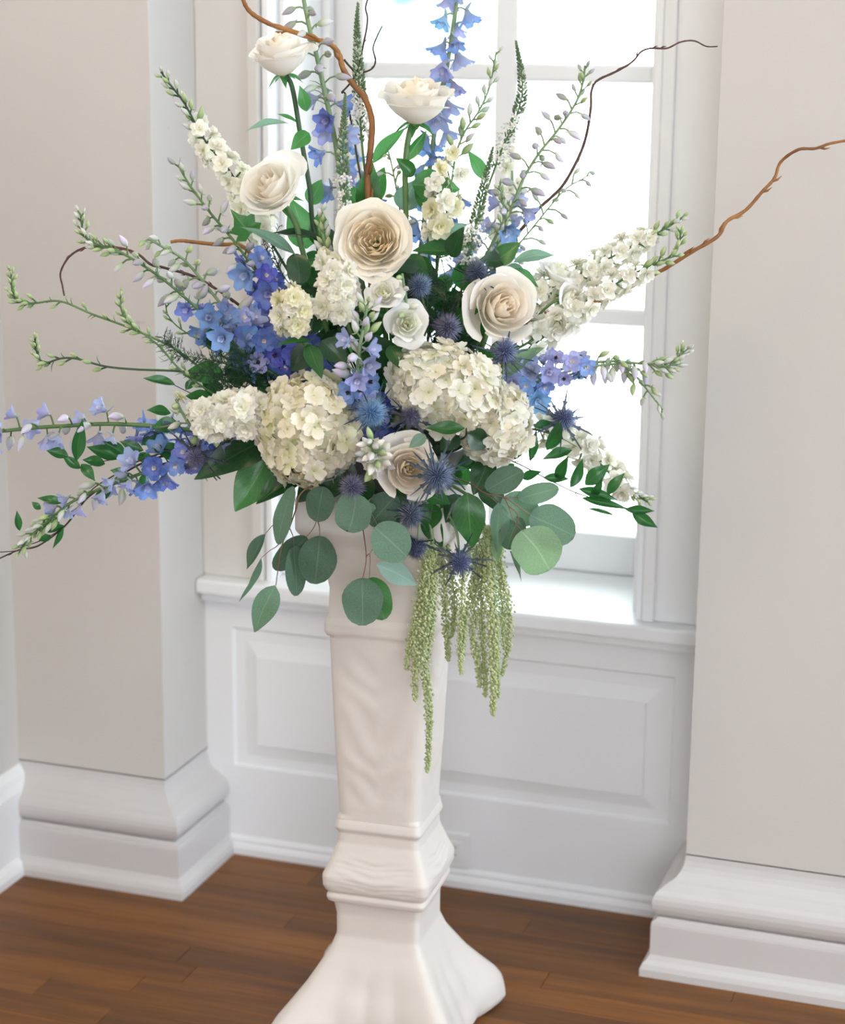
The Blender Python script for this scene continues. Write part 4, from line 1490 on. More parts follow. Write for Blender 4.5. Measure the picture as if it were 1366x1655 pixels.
# ---------------- fine green bud sprigs at the side
GS = 'thin green bud sprigs'
raceme('larkspur_sprig', 'uppermost thin green sprig with upturned tip nearest the frame edge', 'sprig', GS,
       [B0, (480, 660, .05), (345, 606, .08), (280, 562, .09), (210, 530, .09), (150, 508, .09), (98, 487, .09), (55, 490, .09), (32, 488, .09), (20, 470, .09), (18, 438, .09)],
       [(.66, .90, 5, ['bud_green'], (.010, .010), (.010, .008), 40, 'up'), (.89, 1.0, 20, ['bud_green'], (.012, .008), (.006, .003), 50, 'up')], .0017, .0012, 'stem', 31, (12, .66, .9, .014))
raceme('larkspur_sprig', 'short green sprig with upright bud tip rising from the middle of its neighbour', 'sprig', GS,
       [B0, (500, 700, .07), (380, 655, .09), (300, 605, .10), (258, 560, .10), (230, 538, .10), (206, 520, .10), (196, 500, .10), (195, 475, .10)],
       [(.62, .86, 8, ['bud_green'], (.011, .010), (.008, .008), 40, 'up'), (.86, 1.0, 16, ['bud_green'], (.012, .008), (.006, .003), 50, 'up')], .0016, .0010, 'stem', 32, (14, .6, .9, .012))
raceme('larkspur_sprig', 'lowest thin green sprig, straight and level with curled bud tip', 'sprig', GS,
       [B0, (480, 650, .06), (380, 610, .09), (290, 600, .10), (220, 597, .10), (170, 592, .10), (125, 580, .10), (100, 579, .10), (72, 586, .10), (60, 570, .10), (56, 545, .10)],
       [(.76, .91, 5, ['bud_green'], (.013, .012), (.010, .008), 60, 'up'), (.91, 1.0, 14, ['bud_green'], (.012, .008), (.007, .003), 50, 'up')], .0017, .0012, 'stem_dark', 33, (6, .78, .95, .016))
raceme('larkspur_sprig', 'small branching green bud sprig above the feathery fern', 'sprig', GS,
       [B0, (500, 650, .05), (400, 600, .07), (330, 555, .08), (290, 530, .08), (272, 510, .08), (268, 492, .08)],
       [(.55, 1.0, 16, ['bud_green'], (.011, .008), (.010, .006), 45, 'up')], .0013, .0008, 'stem', 34)
raceme('larkspur_sprig', 'airy pale green bud sprig behind the spike flowers below the upper rose', 'sprig', GS,
       [B0, (670, 520, -.05), (655, 400, -.06), (645, 330, -.06), (636, 280, -.06), (628, 245, -.06)],
       [(.5, 1.0, 20, ['bud_pale', 'bud_green'], (.017, .012), (.020, .012), 35, 'nod')], .0018, .0010, 'stem_pale', 35)
raceme('larkspur_sprig', 'pale green leafy bud sprig right of the lowest dark spike flower', 'sprig', GS,
       [B0, (730, 560, -.01), (790, 430, -.01), (812, 370, -.01), (812, 320, -.01), (806, 300, -.01)],
       [(.62, 1.0, 26, ['bud_pale', 'bud_green'], (.013, .009), (.008, .005), 55, 'up')], .0020, .0012, 'stem_pale', 36, (30, .5, .9, .02))

# ---------------- white larkspur
raceme('white_larkspur', 'white larkspur slanting up left past the beige pilaster', 'flower', GL,
       [B0, (540, 560, -.02), (455, 420, -.01), (405, 335, .0), (370, 275, .0), (330, 225, .0), (300, 170, .0), (278, 140, .0), (260, 116, .0)],
       [(.56, .86, 24, ['lark_white', 'larkb_white', 'larkc_white'], (.036, .026), (.018, .012), 30, 'out'), (.84, 1.0, 15, ['bud_green', 'bud_pale'], (.019, .010), (.010, .005), 50, 'up')], .0022, .0012, 'stem_dark', 41, (10, .6, .85, .015))
raceme('white_larkspur', 'small white larkspur with green bud tip right of the upper rose', 'flower', GL,
       [B0, (690, 520, -.03), (712, 400, -.04), (728, 310, -.04), (737, 250, -.04), (752, 212, -.04), (775, 178, -.04), (792, 138, -.04), (802, 84, -.04)],
       [(.56, .74, 7, ['lark_white', 'larkb_cream'], (.032, .026), (.014, .012), 25, 'cam'), (.72, 1.0, 19, ['bud_green', 'bud_pale'], (.020, .009), (.011, .005), 45, 'up')], .0022, .0010, 'stem_pale', 42)
raceme('white_larkspur', 'upper white larkspur reaching right before the window casing', 'flower', GL,
       [B0, (760, 570, .0), (840, 490, .0), (920, 452, .0), (990, 415, .0), (1040, 388, .0), (1078, 368, .0), (1104, 350, .0)],
       [(.44, .90, 42, ['lark_white', 'larkb_white', 'larkc_white'], (.032, .024), (.020, .012), 30, 'out'), (.86, 1.0, 16, ['bud_green', 'bud_pale'], (.017, .010), (.009, .004), 50, 'up')], .0022, .0012, 'stem', 43, (8, .5, .85, .015))
raceme('white_larkspur', 'lower white larkspur with upturned green tip by the tan willow branch', 'flower', GL,
       [B0, (760, 610, .03), (860, 550, .03), (915, 513, .03), (960, 482, .03), (1010, 450, .03), (1055, 428, .03), (1088, 412, .03), (1098, 392, .03), (1100, 372, .03)],
       [(.46, .84, 28, ['lark_white', 'larkb_white', 'larkc_white'], (.032, .025), (.018, .012), 25, 'out'), (.82, 1.0, 18, ['bud_green'], (.017, .010), (.009, .005), 50, 'up')], .0022, .0012, 'stem', 44, (14, .5, .75, .018))
raceme('white_larkspur', 'white larkspur hanging behind the right ruscus leaves with grey bud tip', 'flower', GL,
       [B0, (780, 690, -.02), (870, 695, -.03), (925, 710, -.03), (965, 745, -.03), (1005, 785, -.03), (1030, 803, -.03), (1048, 808, -.03)],
       [(.50, .90, 20, ['lark_white', 'larkb_white', 'larkc_white'], (.040, .032), (.018, .012), 25, 'out'), (.86, 1.0, 22, ['bud_green', 'bud_pale'], (.013, .009), (.009, .006), 50, 'up')], .0022, .0012, 'stem', 45)
raceme('white_larkspur', 'few white larkspur florets behind the big rounded leaf at the window', 'flower', GL,
       [B0, (700, 520, -.02), (706, 420, .0), (708, 345, .01), (706, 300, .01), (700, 278, .01)],
       [(.76, 1.0, 8, ['larkb_white', 'lark_cream', 'larkc_white'], (.034, .030), (.012, .010), 25, 'cam')], .0020, .0014, 'stem_dark', 46)
raceme('white_larkspur', 'pale white larkspur blossoms behind the grey bud delphinium at right', 'flower', GL,
       [B0, (740, 520, -.08), (800, 400, -.1), (822, 330, -.1), (828, 280, -.1), (820, 240, -.1)],
       [(.6, 1.0, 10, ['lark_white', 'larkb_white'], (.030, .026), (.010, .008), 25, 'cam')], .0020, .0014, 'stem_pale', 47)

# ---------------- stock
GK = 'white stock flowers'
raceme('stock_flower', 'round cluster of white stock left of the low hydrangea', 'flower', GK,
       [B0, (500, 690, .08), (430, 675, .12), (395, 668, .13), (362, 668, .135), (325, 680, .135)],
       [(.46, 1.0, 34, ['stock_white', 'stockb_white', 'stockc_white'], (.042, .037), (.024, .018), 15, 'cam')], .0030, .0024, 'stem', 51)
raceme('stock_flower', 'pale green half-opened stock buds at the far left of the white cluster', 'flower', GK,
       [B0, (440, 700, .07), (330, 700, .11), (310, 690, .12), (295, 668, .12), (284, 645, .12)],
       [(.60, 1.0, 16, ['bud_pale', 'bud_green', 'stockb_cream'], (.024, .019), (.012, .009), 35, 'out')], .0028, .0018, 'stem_pale', 52)
raceme('stock_flower', 'white stock below the open garden rose in the upper centre', 'flower', GK,
       [B0, (590, 600, .07), (560, 520, .10), (548, 480, .11), (545, 445, .11), (540, 425, .11)],
       [(.77, 1.0, 17, ['stock_white', 'stockb_white', 'stockc_white'], (.038, .032), (.022, .014), 15, 'cam')], .0030, .0022, 'stem', 53)
raceme('stock_flower', 'upright green tipped stock with small white florets left of the garden rose', 'flower', GK,
       [B0, (575, 560, .05), (545, 460, .06), (530, 415, .06), (522, 375, .06), (518, 345, .06)],
       [(.62, .84, 7, ['stockb_cream', 'bud_white'], (.026, .022), (.014, .012), 30, 'cam'), (.82, 1.0, 14, ['bud_green', 'bud_pale'], (.017, .012), (.008, .004), 55, 'up')], .0032, .0024, 'stem_pale', 54)
raceme('stock_flower', 'cream yellow stock between blue florets and the white stock', 'flower', GK,
       [B0, (550, 630, .08), (495, 560, .12), (480, 525, .13), (474, 498, .135), (470, 475, .135)],
       [(.84, 1.0, 11, ['stock_cream', 'stockb_cream', 'stock_white'], (.033, .029), (.018, .013), 15, 'cam')], .0028, .0020, 'stem', 55)
raceme('stock_flower', 'green budded stock between the low hydrangea and the lowest rose', 'flower', GK,
       [(634, 745, .05), (618, 748, .13), (606, 740, .17), (603, 728, .185), (602, 714, .19)],
       [(.45, .80, 11, ['stockb_white', 'stock_white'], (.032, .027), (.016, .012), 25, 'cam'), (.60, 1.0, 22, ['bud_green', 'bud_pale', 'bud_white'], (.026, .018), (.014, .008), 45, 'cam')], .0026, .0018, 'stem_pale', 56)
raceme('stock_flower', 'small green and white stock bud spray beside the double white bloom', 'flower', GK,
       [B0, (650, 600, .07), (655, 520, .11), (656, 480, .12), (653, 462, .12), (650, 442, .12)],
       [(.55, 1.0, 12, ['bud_green', 'bud_pale', 'bud_white'], (.021, .014), (.010, .005), 45, 'cam')], .0024, .0016, 'stem_pale', 57)

# ---------------- roses and lisianthus
cup_flower('rose', 'topmost white rose seen from the side at upper left of the bouquet', 'rose', GW, (453, 88, .02), (-.16, 1, .22), 45, 'white', [(472, 140, .02), (486, 220, .02), (500, 300, .02), (520, 420, .01), B0], .4, .0034, 1.1, 'stem_dark',
           [((496, 180, .02), (484, 138, .03), 22, 'lance', 'lance', (.3, .2, 1)), ((500, 215, .02), (470, 242, .04), 28, 'ovate', 'lance', (.2, .4, 1)), ((468, 200, .02), (397, 212, .04), 15, 'lance', 'sage', (.1, .9, .6)), ((480, 198, .02), (448, 184, .02), 12, 'lance', 'lance', (0, 1, .5))])
cup_flower('rose', 'white rose seen from the side at the window mullion with its petals cupped upward', 'rose', GW, (672, 163, -.01), (.03, 1, .16), 52, 'classic', [(662, 215, -.01), (655, 275, -.01), (655, 400, -.01), B0], 1.2, .0040, .95, 'stem',
           [((652, 262, -.01), (690, 210, -.02), 20, 'lance', 'lance', (.4, .1, 1)), ((668, 285, 0), (640, 255, .01), 26, 'ovate', 'salal', (.2, .3, 1))])
cup_flower('rose', 'cream rose tilted up left beside the white larkspur and the beige pilaster', 'rose', GW, (439, 303, .05), (-.42, .62, .68), 49, 'white', [(478, 362, .03), (492, 415, .03), (540, 560, .02), B0], .2, .0038, 1.0, 'stem')
cup_flower('rose', 'open garden rose with apricot quartered heart facing forward in the centre', 'rose', GW, (606, 390, .09), (-.05, .30, .95), 55, 'garden', [(615, 470, .04), (625, 560, .03), B0], .5, .0040, 1.0, 'stem')
cup_flower('rose', 'large cream rose facing the viewer beside the window between thistles', 'rose', GW, (812, 497, .07), (.30, .26, .86), 53, 'closed', [(770, 580, .03), (710, 650, .02), B0], 2.2, .0040, 1.08, 'stem')
cup_flower('rose', 'lowest cream rose half covered by a spiky thistle near the bowl', 'rose', GW, (661, 757, .17), (.10, .22, .96), 47, 'closed', [(652, 752, .08), B0], .9, .0040, 1.0, 'stem')
GLI = 'white lisianthus blooms'
cup_flower('lisianthus', 'small frilled white bloom directly under the garden rose', 'flower', GLI, (620, 473, .12), (-.1, .4, .9), 25, 'lisianthus', [(632, 560, .07), B0], .3, .0018)
cup_flower('lisianthus', 'frilled white bloom with ragged edge above the right hydrangea', 'flower', GLI, (658, 524, .125), (.1, .25, .95), 30, 'lisianthus', [(650, 600, .07), B0], 1.3, .0018)
cup_flower('lisianthus', 'half closed white lisianthus where the white larkspur meets the window', 'flower', GLI, (903, 440, .01), (.45, .85, .2), 27, 'lisianthus', [(870, 480, .01), (800, 570, .0), B0], 2.0, .0018)
cup_flower('lisianthus', 'white lisianthus just below the half closed one at the window', 'flower', GLI, (922, 482, .03), (.7, .2, .65), 24, 'lisianthus', [(880, 500, .02), (800, 590, .0), B0], .8, .0018)
cup_flower('lisianthus', 'single small white bloom hanging below the lower larkspur on the window', 'flower', GLI, (902, 524, .04), (-.1, .1, .95), 21, 'lisianthus', [(925, 512, .03), (860, 560, .02), (760, 640, .0), B0], .1, .0013)

# ---------------- hydrangeas
hydrangea('round creamy hydrangea head low in front left of the centre', (500, 694, .12), (-.1, .1, 1), ((.064, (1, 0, 0)), (.070, (0, 1, 0)), (.058, (0, 0, 1))), 215, 5, [(560, 720, .05), B0], .0325, ('hyda_ivory', 'hydb_ivory', 'hydc_ivory', 'hydd_cream'))
hydrangea('wide white hydrangea head with green tinted florets right of the centre', (722, 628, .12), (.1, .1, 1), ((.074, (.95, -.3, 0)), (.052, (.3, .95, 0)), (.052, (0, 0, 1))), 190, 8, [(690, 690, .05), B0], .0325)
hydrangea('smaller white hydrangea head touching the wide one at the window side', (800, 682, .10), (.3, -.05, 1), ((.042, (1, 0, 0)), (.050, (0, 1, 0)), (.044, (0, 0, 1))), 125, 12, [(720, 710, .05), B0], .0325)

# ---------------- sea holly thistles
thistle('blue thistle left of the fern under the garden rose', (678, 463, .08), (-.1, .4, .9), 24, 'blue', 1, [(690, 560, .04), B0], .7)
thistle('dark blue thistle touching the upper edge of the large cream rose', (770, 443, .05), (.1, .9, .4), 24, 'navy', 2, [(765, 520, .02), (700, 640, .0), B0], .9)
thistle('violet thistle in the middle right above the wide hydrangea', (723, 530, .09), (0, .2, 1), 27, 'violet', 3, [(700, 620, .04), B0], .8)
thistle('blue violet thistle with upright spines under the large cream rose', (816, 570, .10), (.1, .8, .6), 25, 'blue', 4, [(790, 640, .05), B0], 1.1)
thistle('brightest blue thistle between the low hydrangea and the short delphinium', (600, 667, .17), (-.05, .1, 1), 30, 'bright', 5, [(618, 710, .08), B0], .9)
thistle('small violet thistle against the left edge of the wide hydrangea', (664, 673, .15), (.1, .5, .85), 21, 'violet', 7, [(650, 710, .08), B0], 1.3)
thistle('violet blue thistle under the low hydrangea beside the eucalyptus', (570, 786, .17), (-.1, .0, 1), 25, 'violet', 9, [(600, 770, .1), B0], .7)
thistle('large star shaped thistle with long grey spines over the lowest rose', (706, 769, .205), (.2, .1, 1), 31, 'blue', 10, [(680, 770, .12), B0], .95, 18)
thistle('dark thistle hanging under the lowest rose', (664, 830, .17), (-.1, -.5, .85), 25, 'navy', 11, [(668, 790, .13), B0], .8)
thistle('drooping dark thistle above the left amaranth tassels', (674, 882, .15), (-.2, -.9, .45), 21, 'navy', 14, [(676, 830, .14), (660, 790, .1), B0], 1.0)
thistle('lowest thistle hanging in front of the amaranth tassels', (743, 907, .15), (.05, -.5, .85), 23, 'blue', 13, [(735, 850, .15), (700, 800, .1), B0], 1.2)
thistle('dark blue thistle standing out against the bright lower window', (910, 677, .07), (.3, .5, .8), 25, 'blue', 15, [(840, 690, .04), B0], 1.1)
thistle('small blue thistle among the delphinium florets at the right', (938, 598, .03), (.2, .8, .5), 15, 'blue', 16, [(880, 620, .02), B0], 1.0)
thistle('shaded thistle with long spines among leaves at the left edge of the stock', (318, 738, .115), (-.3, -.4, .8), 20, 'violet', 17, [(400, 730, .08), B0], 1.5)

# ---------------- speedwell spikes
spike_flower('tallest green and white spike flower left of the window muntin', [B0, (625, 560, -.05), (600, 360, -.05), (586, 240, -.05), (582, 180, -.05), (579, 100, -.05), (577, 40, -.05), (579, 4, -.05)], (.70, .80), 61, 12)
spike_flower('dark green spike flower in front of the garden rose stem with white base', [B0, (595, 560, .01), (560, 400, .02), (557, 320, .02), (554, 260, .02), (556, 200, .02), (558, 153, .02)], (.64, .78), 62, 12)
spike_flower('bending green spike flower right of the upper rose against the window', [B0, (730, 480, -.03), (790, 300, -.04), (812, 240, -.04), (828, 205, -.04), (843, 160, -.04), (843, 120, -.04), (834, 66, -.04)], (.70, .83), 63, 11)
spike_flower('lower dark spike flower leaning right above the upper thistle', [B0, (720, 560, .02), (752, 440, .03), (764, 385, .03), (778, 320, .03), (788, 275, .03), (797, 237, .03)], (.62, .76), 64, 12)

# ---------------- hanging amaranth
amaranth('left bunch of green amaranth tassels with the longest strand', (650, 770, .06), [
    ([(692, 872, .14), (684, 930, .145), (675, 985, .145), (664, 1030, .145), (657, 1082, .145)], 9),
    ([(700, 880, .14), (690, 950, .15), (680, 1000, .15), (672, 1060, .15), (671, 1132, .15)], 9.5),
    ([(704, 880, .14), (698, 950, .15), (690, 1010, .15), (684, 1060, .15), (690, 1110, .15), (694, 1170, .15), (691, 1248, .15)], 9.5),
    ([(708, 885, .13), (702, 950, .14), (697, 1010, .14), (690, 1070, .14)], 8.5),
    ([(716, 885, .12), (718, 950, .12), (722, 1010, .12), (725, 1068, .12)], 9),
    ([(722, 880, .11), (733, 950, .11), (734, 1000, .11), (730, 1030, .11)], 8)], 71,
    [(650, 770, .06), (680, 800, .12), (696, 850, .14), (700, 890, .14)])
amaranth('right bunch of green amaranth tassels below the dark glossy leaf', (690, 770, .04), [
    ([(760, 880, .12), (748, 940, .13), (746, 1000, .13), (744, 1050, .13), (746, 1090, .13)], 8.5),
    ([(770, 880, .12), (765, 940, .12), (752, 1000, .125), (748, 1060, .125)], 8.5),
    ([(778, 870, .12), (770, 950, .12), (764, 1020, .12), (772, 1070, .12), (776, 1110, .12)], 9),
    ([(785, 870, .11), (778, 950, .12), (780, 1020, .12), (784, 1080, .12), (785, 1126, .12)], 9),
    ([(786, 850, .11), (788, 930, .13), (794, 1000, .13), (798, 1070, .13), (797, 1156, .13)], 10),
    ([(792, 850, .10), (797, 930, .11), (801, 1000, .11), (804, 1070, .11), (806, 1128, .11)], 8),
    ([(800, 860, .10), (812, 930, .10), (822, 980, .10), (822, 1040, .10), (811, 1092, .10)], 8.5),
    ([(812, 880, .09), (806, 930, .10), (812, 980, .10), (815, 1050, .10)], 7.5)], 72,
    [(690, 770, .04), (740, 790, .09), (775, 820, .11), (785, 870, .11)])

# ---------------- silver dollar eucalyptus
GE = 'silver dollar eucalyptus sprays'
foliage('eucalyptus_spray', 'grey green eucalyptus spray hanging left of the pedestal', 'foliage', GE,
        [[B0, (560, 765, .10), (492, 792, .15), (478, 825, .15), (468, 853, .15), (455, 885, .15), (446, 946, .15)], [(468, 853, .15), (450, 880, .15), (436, 890, .155), (422, 902, .155)], [(470, 840, .15), (446, 845, .14), (429, 863, .14)], [(468, 853, .15), (474, 868, .15), (475, 882, .15)],
         [(520, 800, .13), (512, 840, .14), (505, 856, .14), (495, 868, .14)], [(512, 838, .14), (516, 850, .15), (517, 866, .15)]],
        [((474, 786, .16), (450, 880, .155), 34, 'round', 'euc', (-.5, .1, .8)), ((429, 863, .14), (399, 920, .14), 26, 'lance', 'euc_dark', (-.5, .3, .8)), ((422, 902, .155), (386, 973, .155), 20, 'lance', 'euc', (.85, .25, .5)),
         ((445, 946, .15), (411, 1022, .15), 44, 'ovate', 'euc', (.1, .1, 1)), ((496, 868, .14), (443, 920, .13), 38, 'round', 'euc_dark', (.2, .4, .8)), ((475, 882, .15), (480, 963, .15), 36, 'round', 'euc_dark', (.4, 0, .9)), ((517, 866, .16), (509, 944, .16), 62, 'round', 'euc_dark', (-.1, .1, 1))], 'twig_red', .0014)
foliage('eucalyptus_spray', 'round leaved eucalyptus spray hanging in front of the pedestal shaft', 'foliage', GE,
        [[(634, 745, .04), (600, 770, .12), (578, 800, .17), (586, 850, .17), (592, 900, .17), (586, 936, .17)], [(592, 900, .17), (598, 897, .17), (597, 935, .165)], [(578, 800, .17), (600, 830, .18), (612, 852, .18)], [(612, 870, .18), (598, 895, .175)]],
        [((522, 786, .16), (512, 843, .16), 48, 'round', 'euc_dark', (-.2, .2, 1)), ((575, 796, .18), (563, 860, .185), 60, 'round', 'euc', (0, .25, 1)), ((572, 818, .17), (608, 822, .17), 22, 'round', 'euc', (0, .7, .7)),
         ((606, 852, .19), (658, 900, .19), 64, 'round', 'euc', (.1, .2, 1)), ((586, 934, .18), (586, 1011, .18), 66, 'round', 'euc', (0, .05, 1)), ((597, 934, .165), (622, 1001, .165), 48, 'round', 'lance', (.2, 0, 1)), ((609, 912, .15), (675, 946, .15), 38, 'lance', 'euc_pale', (0, .4, .9)),
         ((640, 800, .15), (598, 848, .15), 52, 'round', 'euc_dark', (0, .3, 1))], 'twig_red', .0012)
foliage('eucalyptus_spray', 'large eucalyptus spray with red twigs on the window side of the bowl', 'foliage', GE,
        [[B0, (720, 765, .08), (760, 782, .12), (786, 798, .14), (816, 805, .14), (857, 833, .14)], [(816, 805, .14), (822, 818, .145), (830, 840, .15), (845, 860, .155)], [(822, 818, .145), (837, 832, .15), (834, 850, .15), (828, 878, .15)], [(786, 798, .14), (798, 808, .14), (805, 814, .14)], [(816, 805, .14), (838, 804, .13)]],
        [((845, 760, .13), (786, 792, .14), 44, 'round', 'euc_dark', (-.1, .5, .8)), ((838, 806, .13), (903, 788, .12), 36, 'round', 'euc', (.1, .6, .7)), ((812, 806, .13), (868, 840, .12), 52, 'round', 'euc', (.1, .3, .9)), ((857, 832, .14), (929, 866, .13), 64, 'round', 'euc', (.1, .3, .9)),
         ((842, 858, .16), (888, 922, .16), 80, 'round', 'lime', (.1, .2, 1)), ((840, 836, .13), (820, 888, .13), 42, 'round', 'euc_dark', (.1, .2, 1)), ((806, 812, .135), (803, 893, .135), 36, 'ovate', 'euc', (.4, 0, .9)), ((824, 890, .15), (843, 940, .15), 18, 'thin', 'euc', (.9, 0, .4)), ((800, 868, .11), (804, 908, .11), 22, 'ovate', 'lime', (.2, .2, 1))], 'twig_red', .0014)
foliage('eucalyptus_spray', 'single small sage green leaf lying over the lowest rose', 'foliage', GE,
        [[B0, (690, 715, .14), (686, 706, .19)]], [((688, 703, .21), (661, 724, .215), 22, 'ovate', 'sage', (.1, .6, .8))], 'twig_red', .001)

# ---------------- ruscus
GR = 'ruscus branches'
dl = .085
foliage('ruscus_branch', 'dark glossy ruscus branch trailing low toward the beige wall', 'foliage', GR,
        [[B0, (430, 735, .06), (300, 728, dl), (232, 742, dl), (185, 768, dl), (145, 795, dl), (110, 845, dl), (70, 872, dl), (30, 885, dl)], [(232, 735, dl), (170, 745, dl), (131, 755, dl), (112, 738, dl)], [(300, 700, dl), (276, 672, dl)]],
        [((b0, b1, dl), (a0, a1, dl + q * .012), w, 'lance', 'ruscus', (nr, .5, .8)) for (b0, b1, a0, a1, w, nr, q) in (
            (124, 745, 133, 677, 22, .3, 1), (111, 738, 75, 728, 19, 0, 0), (131, 757, 100, 736, 16, 0, 0), (131, 750, 154, 778, 18, 0, 1), (170, 750, 133, 743, 19, .1, 1), (192, 742, 140, 722, 24, 0, 1), (203, 735, 166, 713, 19, -.2, 1), (232, 728, 193, 713, 19, 0, 0),
            (276, 668, 237, 663, 18, 0, 1), (292, 688, 245, 692, 28, .2, 0), (300, 735, 243, 725, 30, 0, 1), (262, 700, 228, 720, 22, .1, -1), (180, 790, 150, 815, 19, .2, 1), (104, 812, 60, 805, 15, 0, 0), (66, 823, 51, 811, 11, 0, 0), (32, 858, 27, 825, 12, .3, 0), (105, 850, 60, 858, 15, 0, 0),
            (82, 865, 62, 875, 14, 0, 1), (103, 850, 85, 887, 10, .7, 0), (80, 860, 70, 838, 14, 0, 0), (78, 834, 97, 846, 12, 0, 0), (250, 745, 215, 735, 18, 0, -1), (210, 770, 178, 760, 17, 0, 0), (240, 760, 222, 790, 14, .4, 0))], 'twig_dark', .0014)
foliage('ruscus_branch', 'dark pointed ruscus leaf pair above the white stock cluster', 'foliage', GR,
        [[B0, (440, 690, .05), (340, 650, .08), (281, 622, .09)]],
        [((283, 622, .09), (231, 611, .09), 18, 'lance', 'ruscus', (0, .7, .7)), ((340, 650, .08), (300, 640, .09), 30, 'ovate', 'salal', (0, .6, .7)), ((350, 655, .08), (325, 680, .09), 24, 'ovate', 'ruscus', (.2, .3, 1)), ((300, 630, .085), (318, 610, .08), 14, 'lance', 'ruscus', (0, .3, 1))], 'twig_dark', .0012)
dr = .075
foliage('ruscus_branch', 'glossy ruscus branch with pointed leaves before the lower window', 'foliage', GR,
        [[B0, (760, 720, .05), (830, 746, dr), (877, 770, dr), (930, 796, dr), (980, 811, dr), (1022, 824, dr)], [(830, 746, dr), (857, 742, dr), (884, 725, dr)], [(850, 690, dr), (900, 705, dr), (932, 722, dr)], [(930, 796, dr), (938, 812, dr), (950, 822, dr)]],
        [((b0, b1, dr), (a0, a1, dr + q * .012), w, 'lance', 'ruscus', (nr, .4, .85)) for (b0, b1, a0, a1, w, nr, q) in (
            (822, 742, 854, 725, 16, 0, 1), (857, 746, 867, 693, 16, .4, 0), (884, 728, 905, 677, 24, .3, 1), (925, 727, 876, 743, 18, 0, 1), (899, 778, 919, 737, 20, -.2, 1), (922, 788, 942, 741, 20, .4, 0), (946, 784, 986, 750, 26, .2, 0), (982, 800, 1010, 764, 18, -.2, 0), (957, 803, 974, 771, 15, .3, 1),
            (935, 790, 998, 808, 18, 0, 0), (940, 805, 1016, 823, 15, 0, 1), (1010, 823, 1058, 826, 15, 0, 0), (1022, 830, 1063, 853, 20, .1, 1), (950, 822, 995, 834, 7, .3, 0), (878, 772, 920, 774, 16, 0, 0), (842, 772, 876, 762, 16, 0, 1), (832, 750, 808, 770, 18, 0, 0), (850, 692, 838, 728, 16, .2, -1), (862, 690, 892, 682, 16, 0, -1))], 'twig_dark', .0013)

# ---------------- broad glossy leaves
GB = 'broad leaf salal stems'


def salal(label, stem, leaves):
    foliage('salal_stem', label, 'foliage', GB, [stem], leaves, 'stem_dark', .002)


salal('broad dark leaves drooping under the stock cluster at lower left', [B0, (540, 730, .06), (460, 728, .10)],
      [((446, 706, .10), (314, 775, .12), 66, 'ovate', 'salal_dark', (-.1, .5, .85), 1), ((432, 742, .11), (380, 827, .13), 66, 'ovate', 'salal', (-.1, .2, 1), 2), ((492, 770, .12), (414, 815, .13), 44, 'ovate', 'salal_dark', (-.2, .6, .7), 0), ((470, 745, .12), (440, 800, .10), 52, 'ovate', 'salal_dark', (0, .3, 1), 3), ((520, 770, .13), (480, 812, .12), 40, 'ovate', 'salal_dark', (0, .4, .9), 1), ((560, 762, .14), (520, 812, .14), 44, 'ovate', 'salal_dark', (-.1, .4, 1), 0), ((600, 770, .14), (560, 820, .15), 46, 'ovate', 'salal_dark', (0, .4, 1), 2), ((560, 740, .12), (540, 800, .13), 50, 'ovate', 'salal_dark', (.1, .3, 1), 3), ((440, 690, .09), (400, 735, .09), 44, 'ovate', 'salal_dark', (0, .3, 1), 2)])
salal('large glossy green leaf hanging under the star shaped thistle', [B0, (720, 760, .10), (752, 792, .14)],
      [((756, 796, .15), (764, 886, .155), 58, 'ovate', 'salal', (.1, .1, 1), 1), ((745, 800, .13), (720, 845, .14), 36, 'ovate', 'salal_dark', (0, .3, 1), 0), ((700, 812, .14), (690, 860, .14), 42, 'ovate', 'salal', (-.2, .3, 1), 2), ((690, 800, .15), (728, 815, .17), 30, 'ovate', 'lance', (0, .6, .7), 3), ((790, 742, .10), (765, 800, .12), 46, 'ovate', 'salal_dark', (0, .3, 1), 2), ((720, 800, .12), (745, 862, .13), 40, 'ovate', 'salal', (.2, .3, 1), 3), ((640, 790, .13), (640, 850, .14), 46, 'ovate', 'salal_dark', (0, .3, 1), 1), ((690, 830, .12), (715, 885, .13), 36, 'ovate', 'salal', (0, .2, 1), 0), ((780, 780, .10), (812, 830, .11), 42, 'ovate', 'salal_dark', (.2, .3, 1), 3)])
salal('green leaf tip pointing left above the lowest rose', [B0, (740, 712, .12), (754, 692, .17)],
      [((752, 692, .185), (687, 692, .19), 24, 'lance', 'salal', (0, .6, .8), 1), ((756, 700, .16), (790, 720, .14), 40, 'ovate', 'salal_dark', (.1, .3, 1), 0), ((740, 700, .13), (712, 728, .13), 36, 'ovate', 'salal_dark', (0, .4, 1), 2)])
salal('backlit green leaves around the stem of the cream rose at upper left', [B0, (560, 560, .0), (510, 440, .01)],
      [((496, 402, .0), (472, 322, .0), 54, 'ovate', 'lance', (.1, .2, 1), 1), ((524, 388, .02), (440, 376, .03), 24, 'lance', 'salal_dark', (0, .9, .4), 0), ((478, 410, .05), (484, 460, .06), 40, 'round', 'salal_dark', (-.1, .1, 1), 1), ((478, 412, .05), (389, 367, .06), 22, 'lance', 'sage', (0, .7, .7), 2), ((516, 400, .0), (520, 340, -.01), 40, 'ovate', 'salal', (.2, .1, 1), 3), ((545, 420, .02), (535, 370, .02), 34, 'ovate', 'salal_dark', (.3, 0, 1), 2), ((500, 330, -.02), (520, 290, -.03), 32, 'ovate', 'lance', (0, .2, 1), 1)])
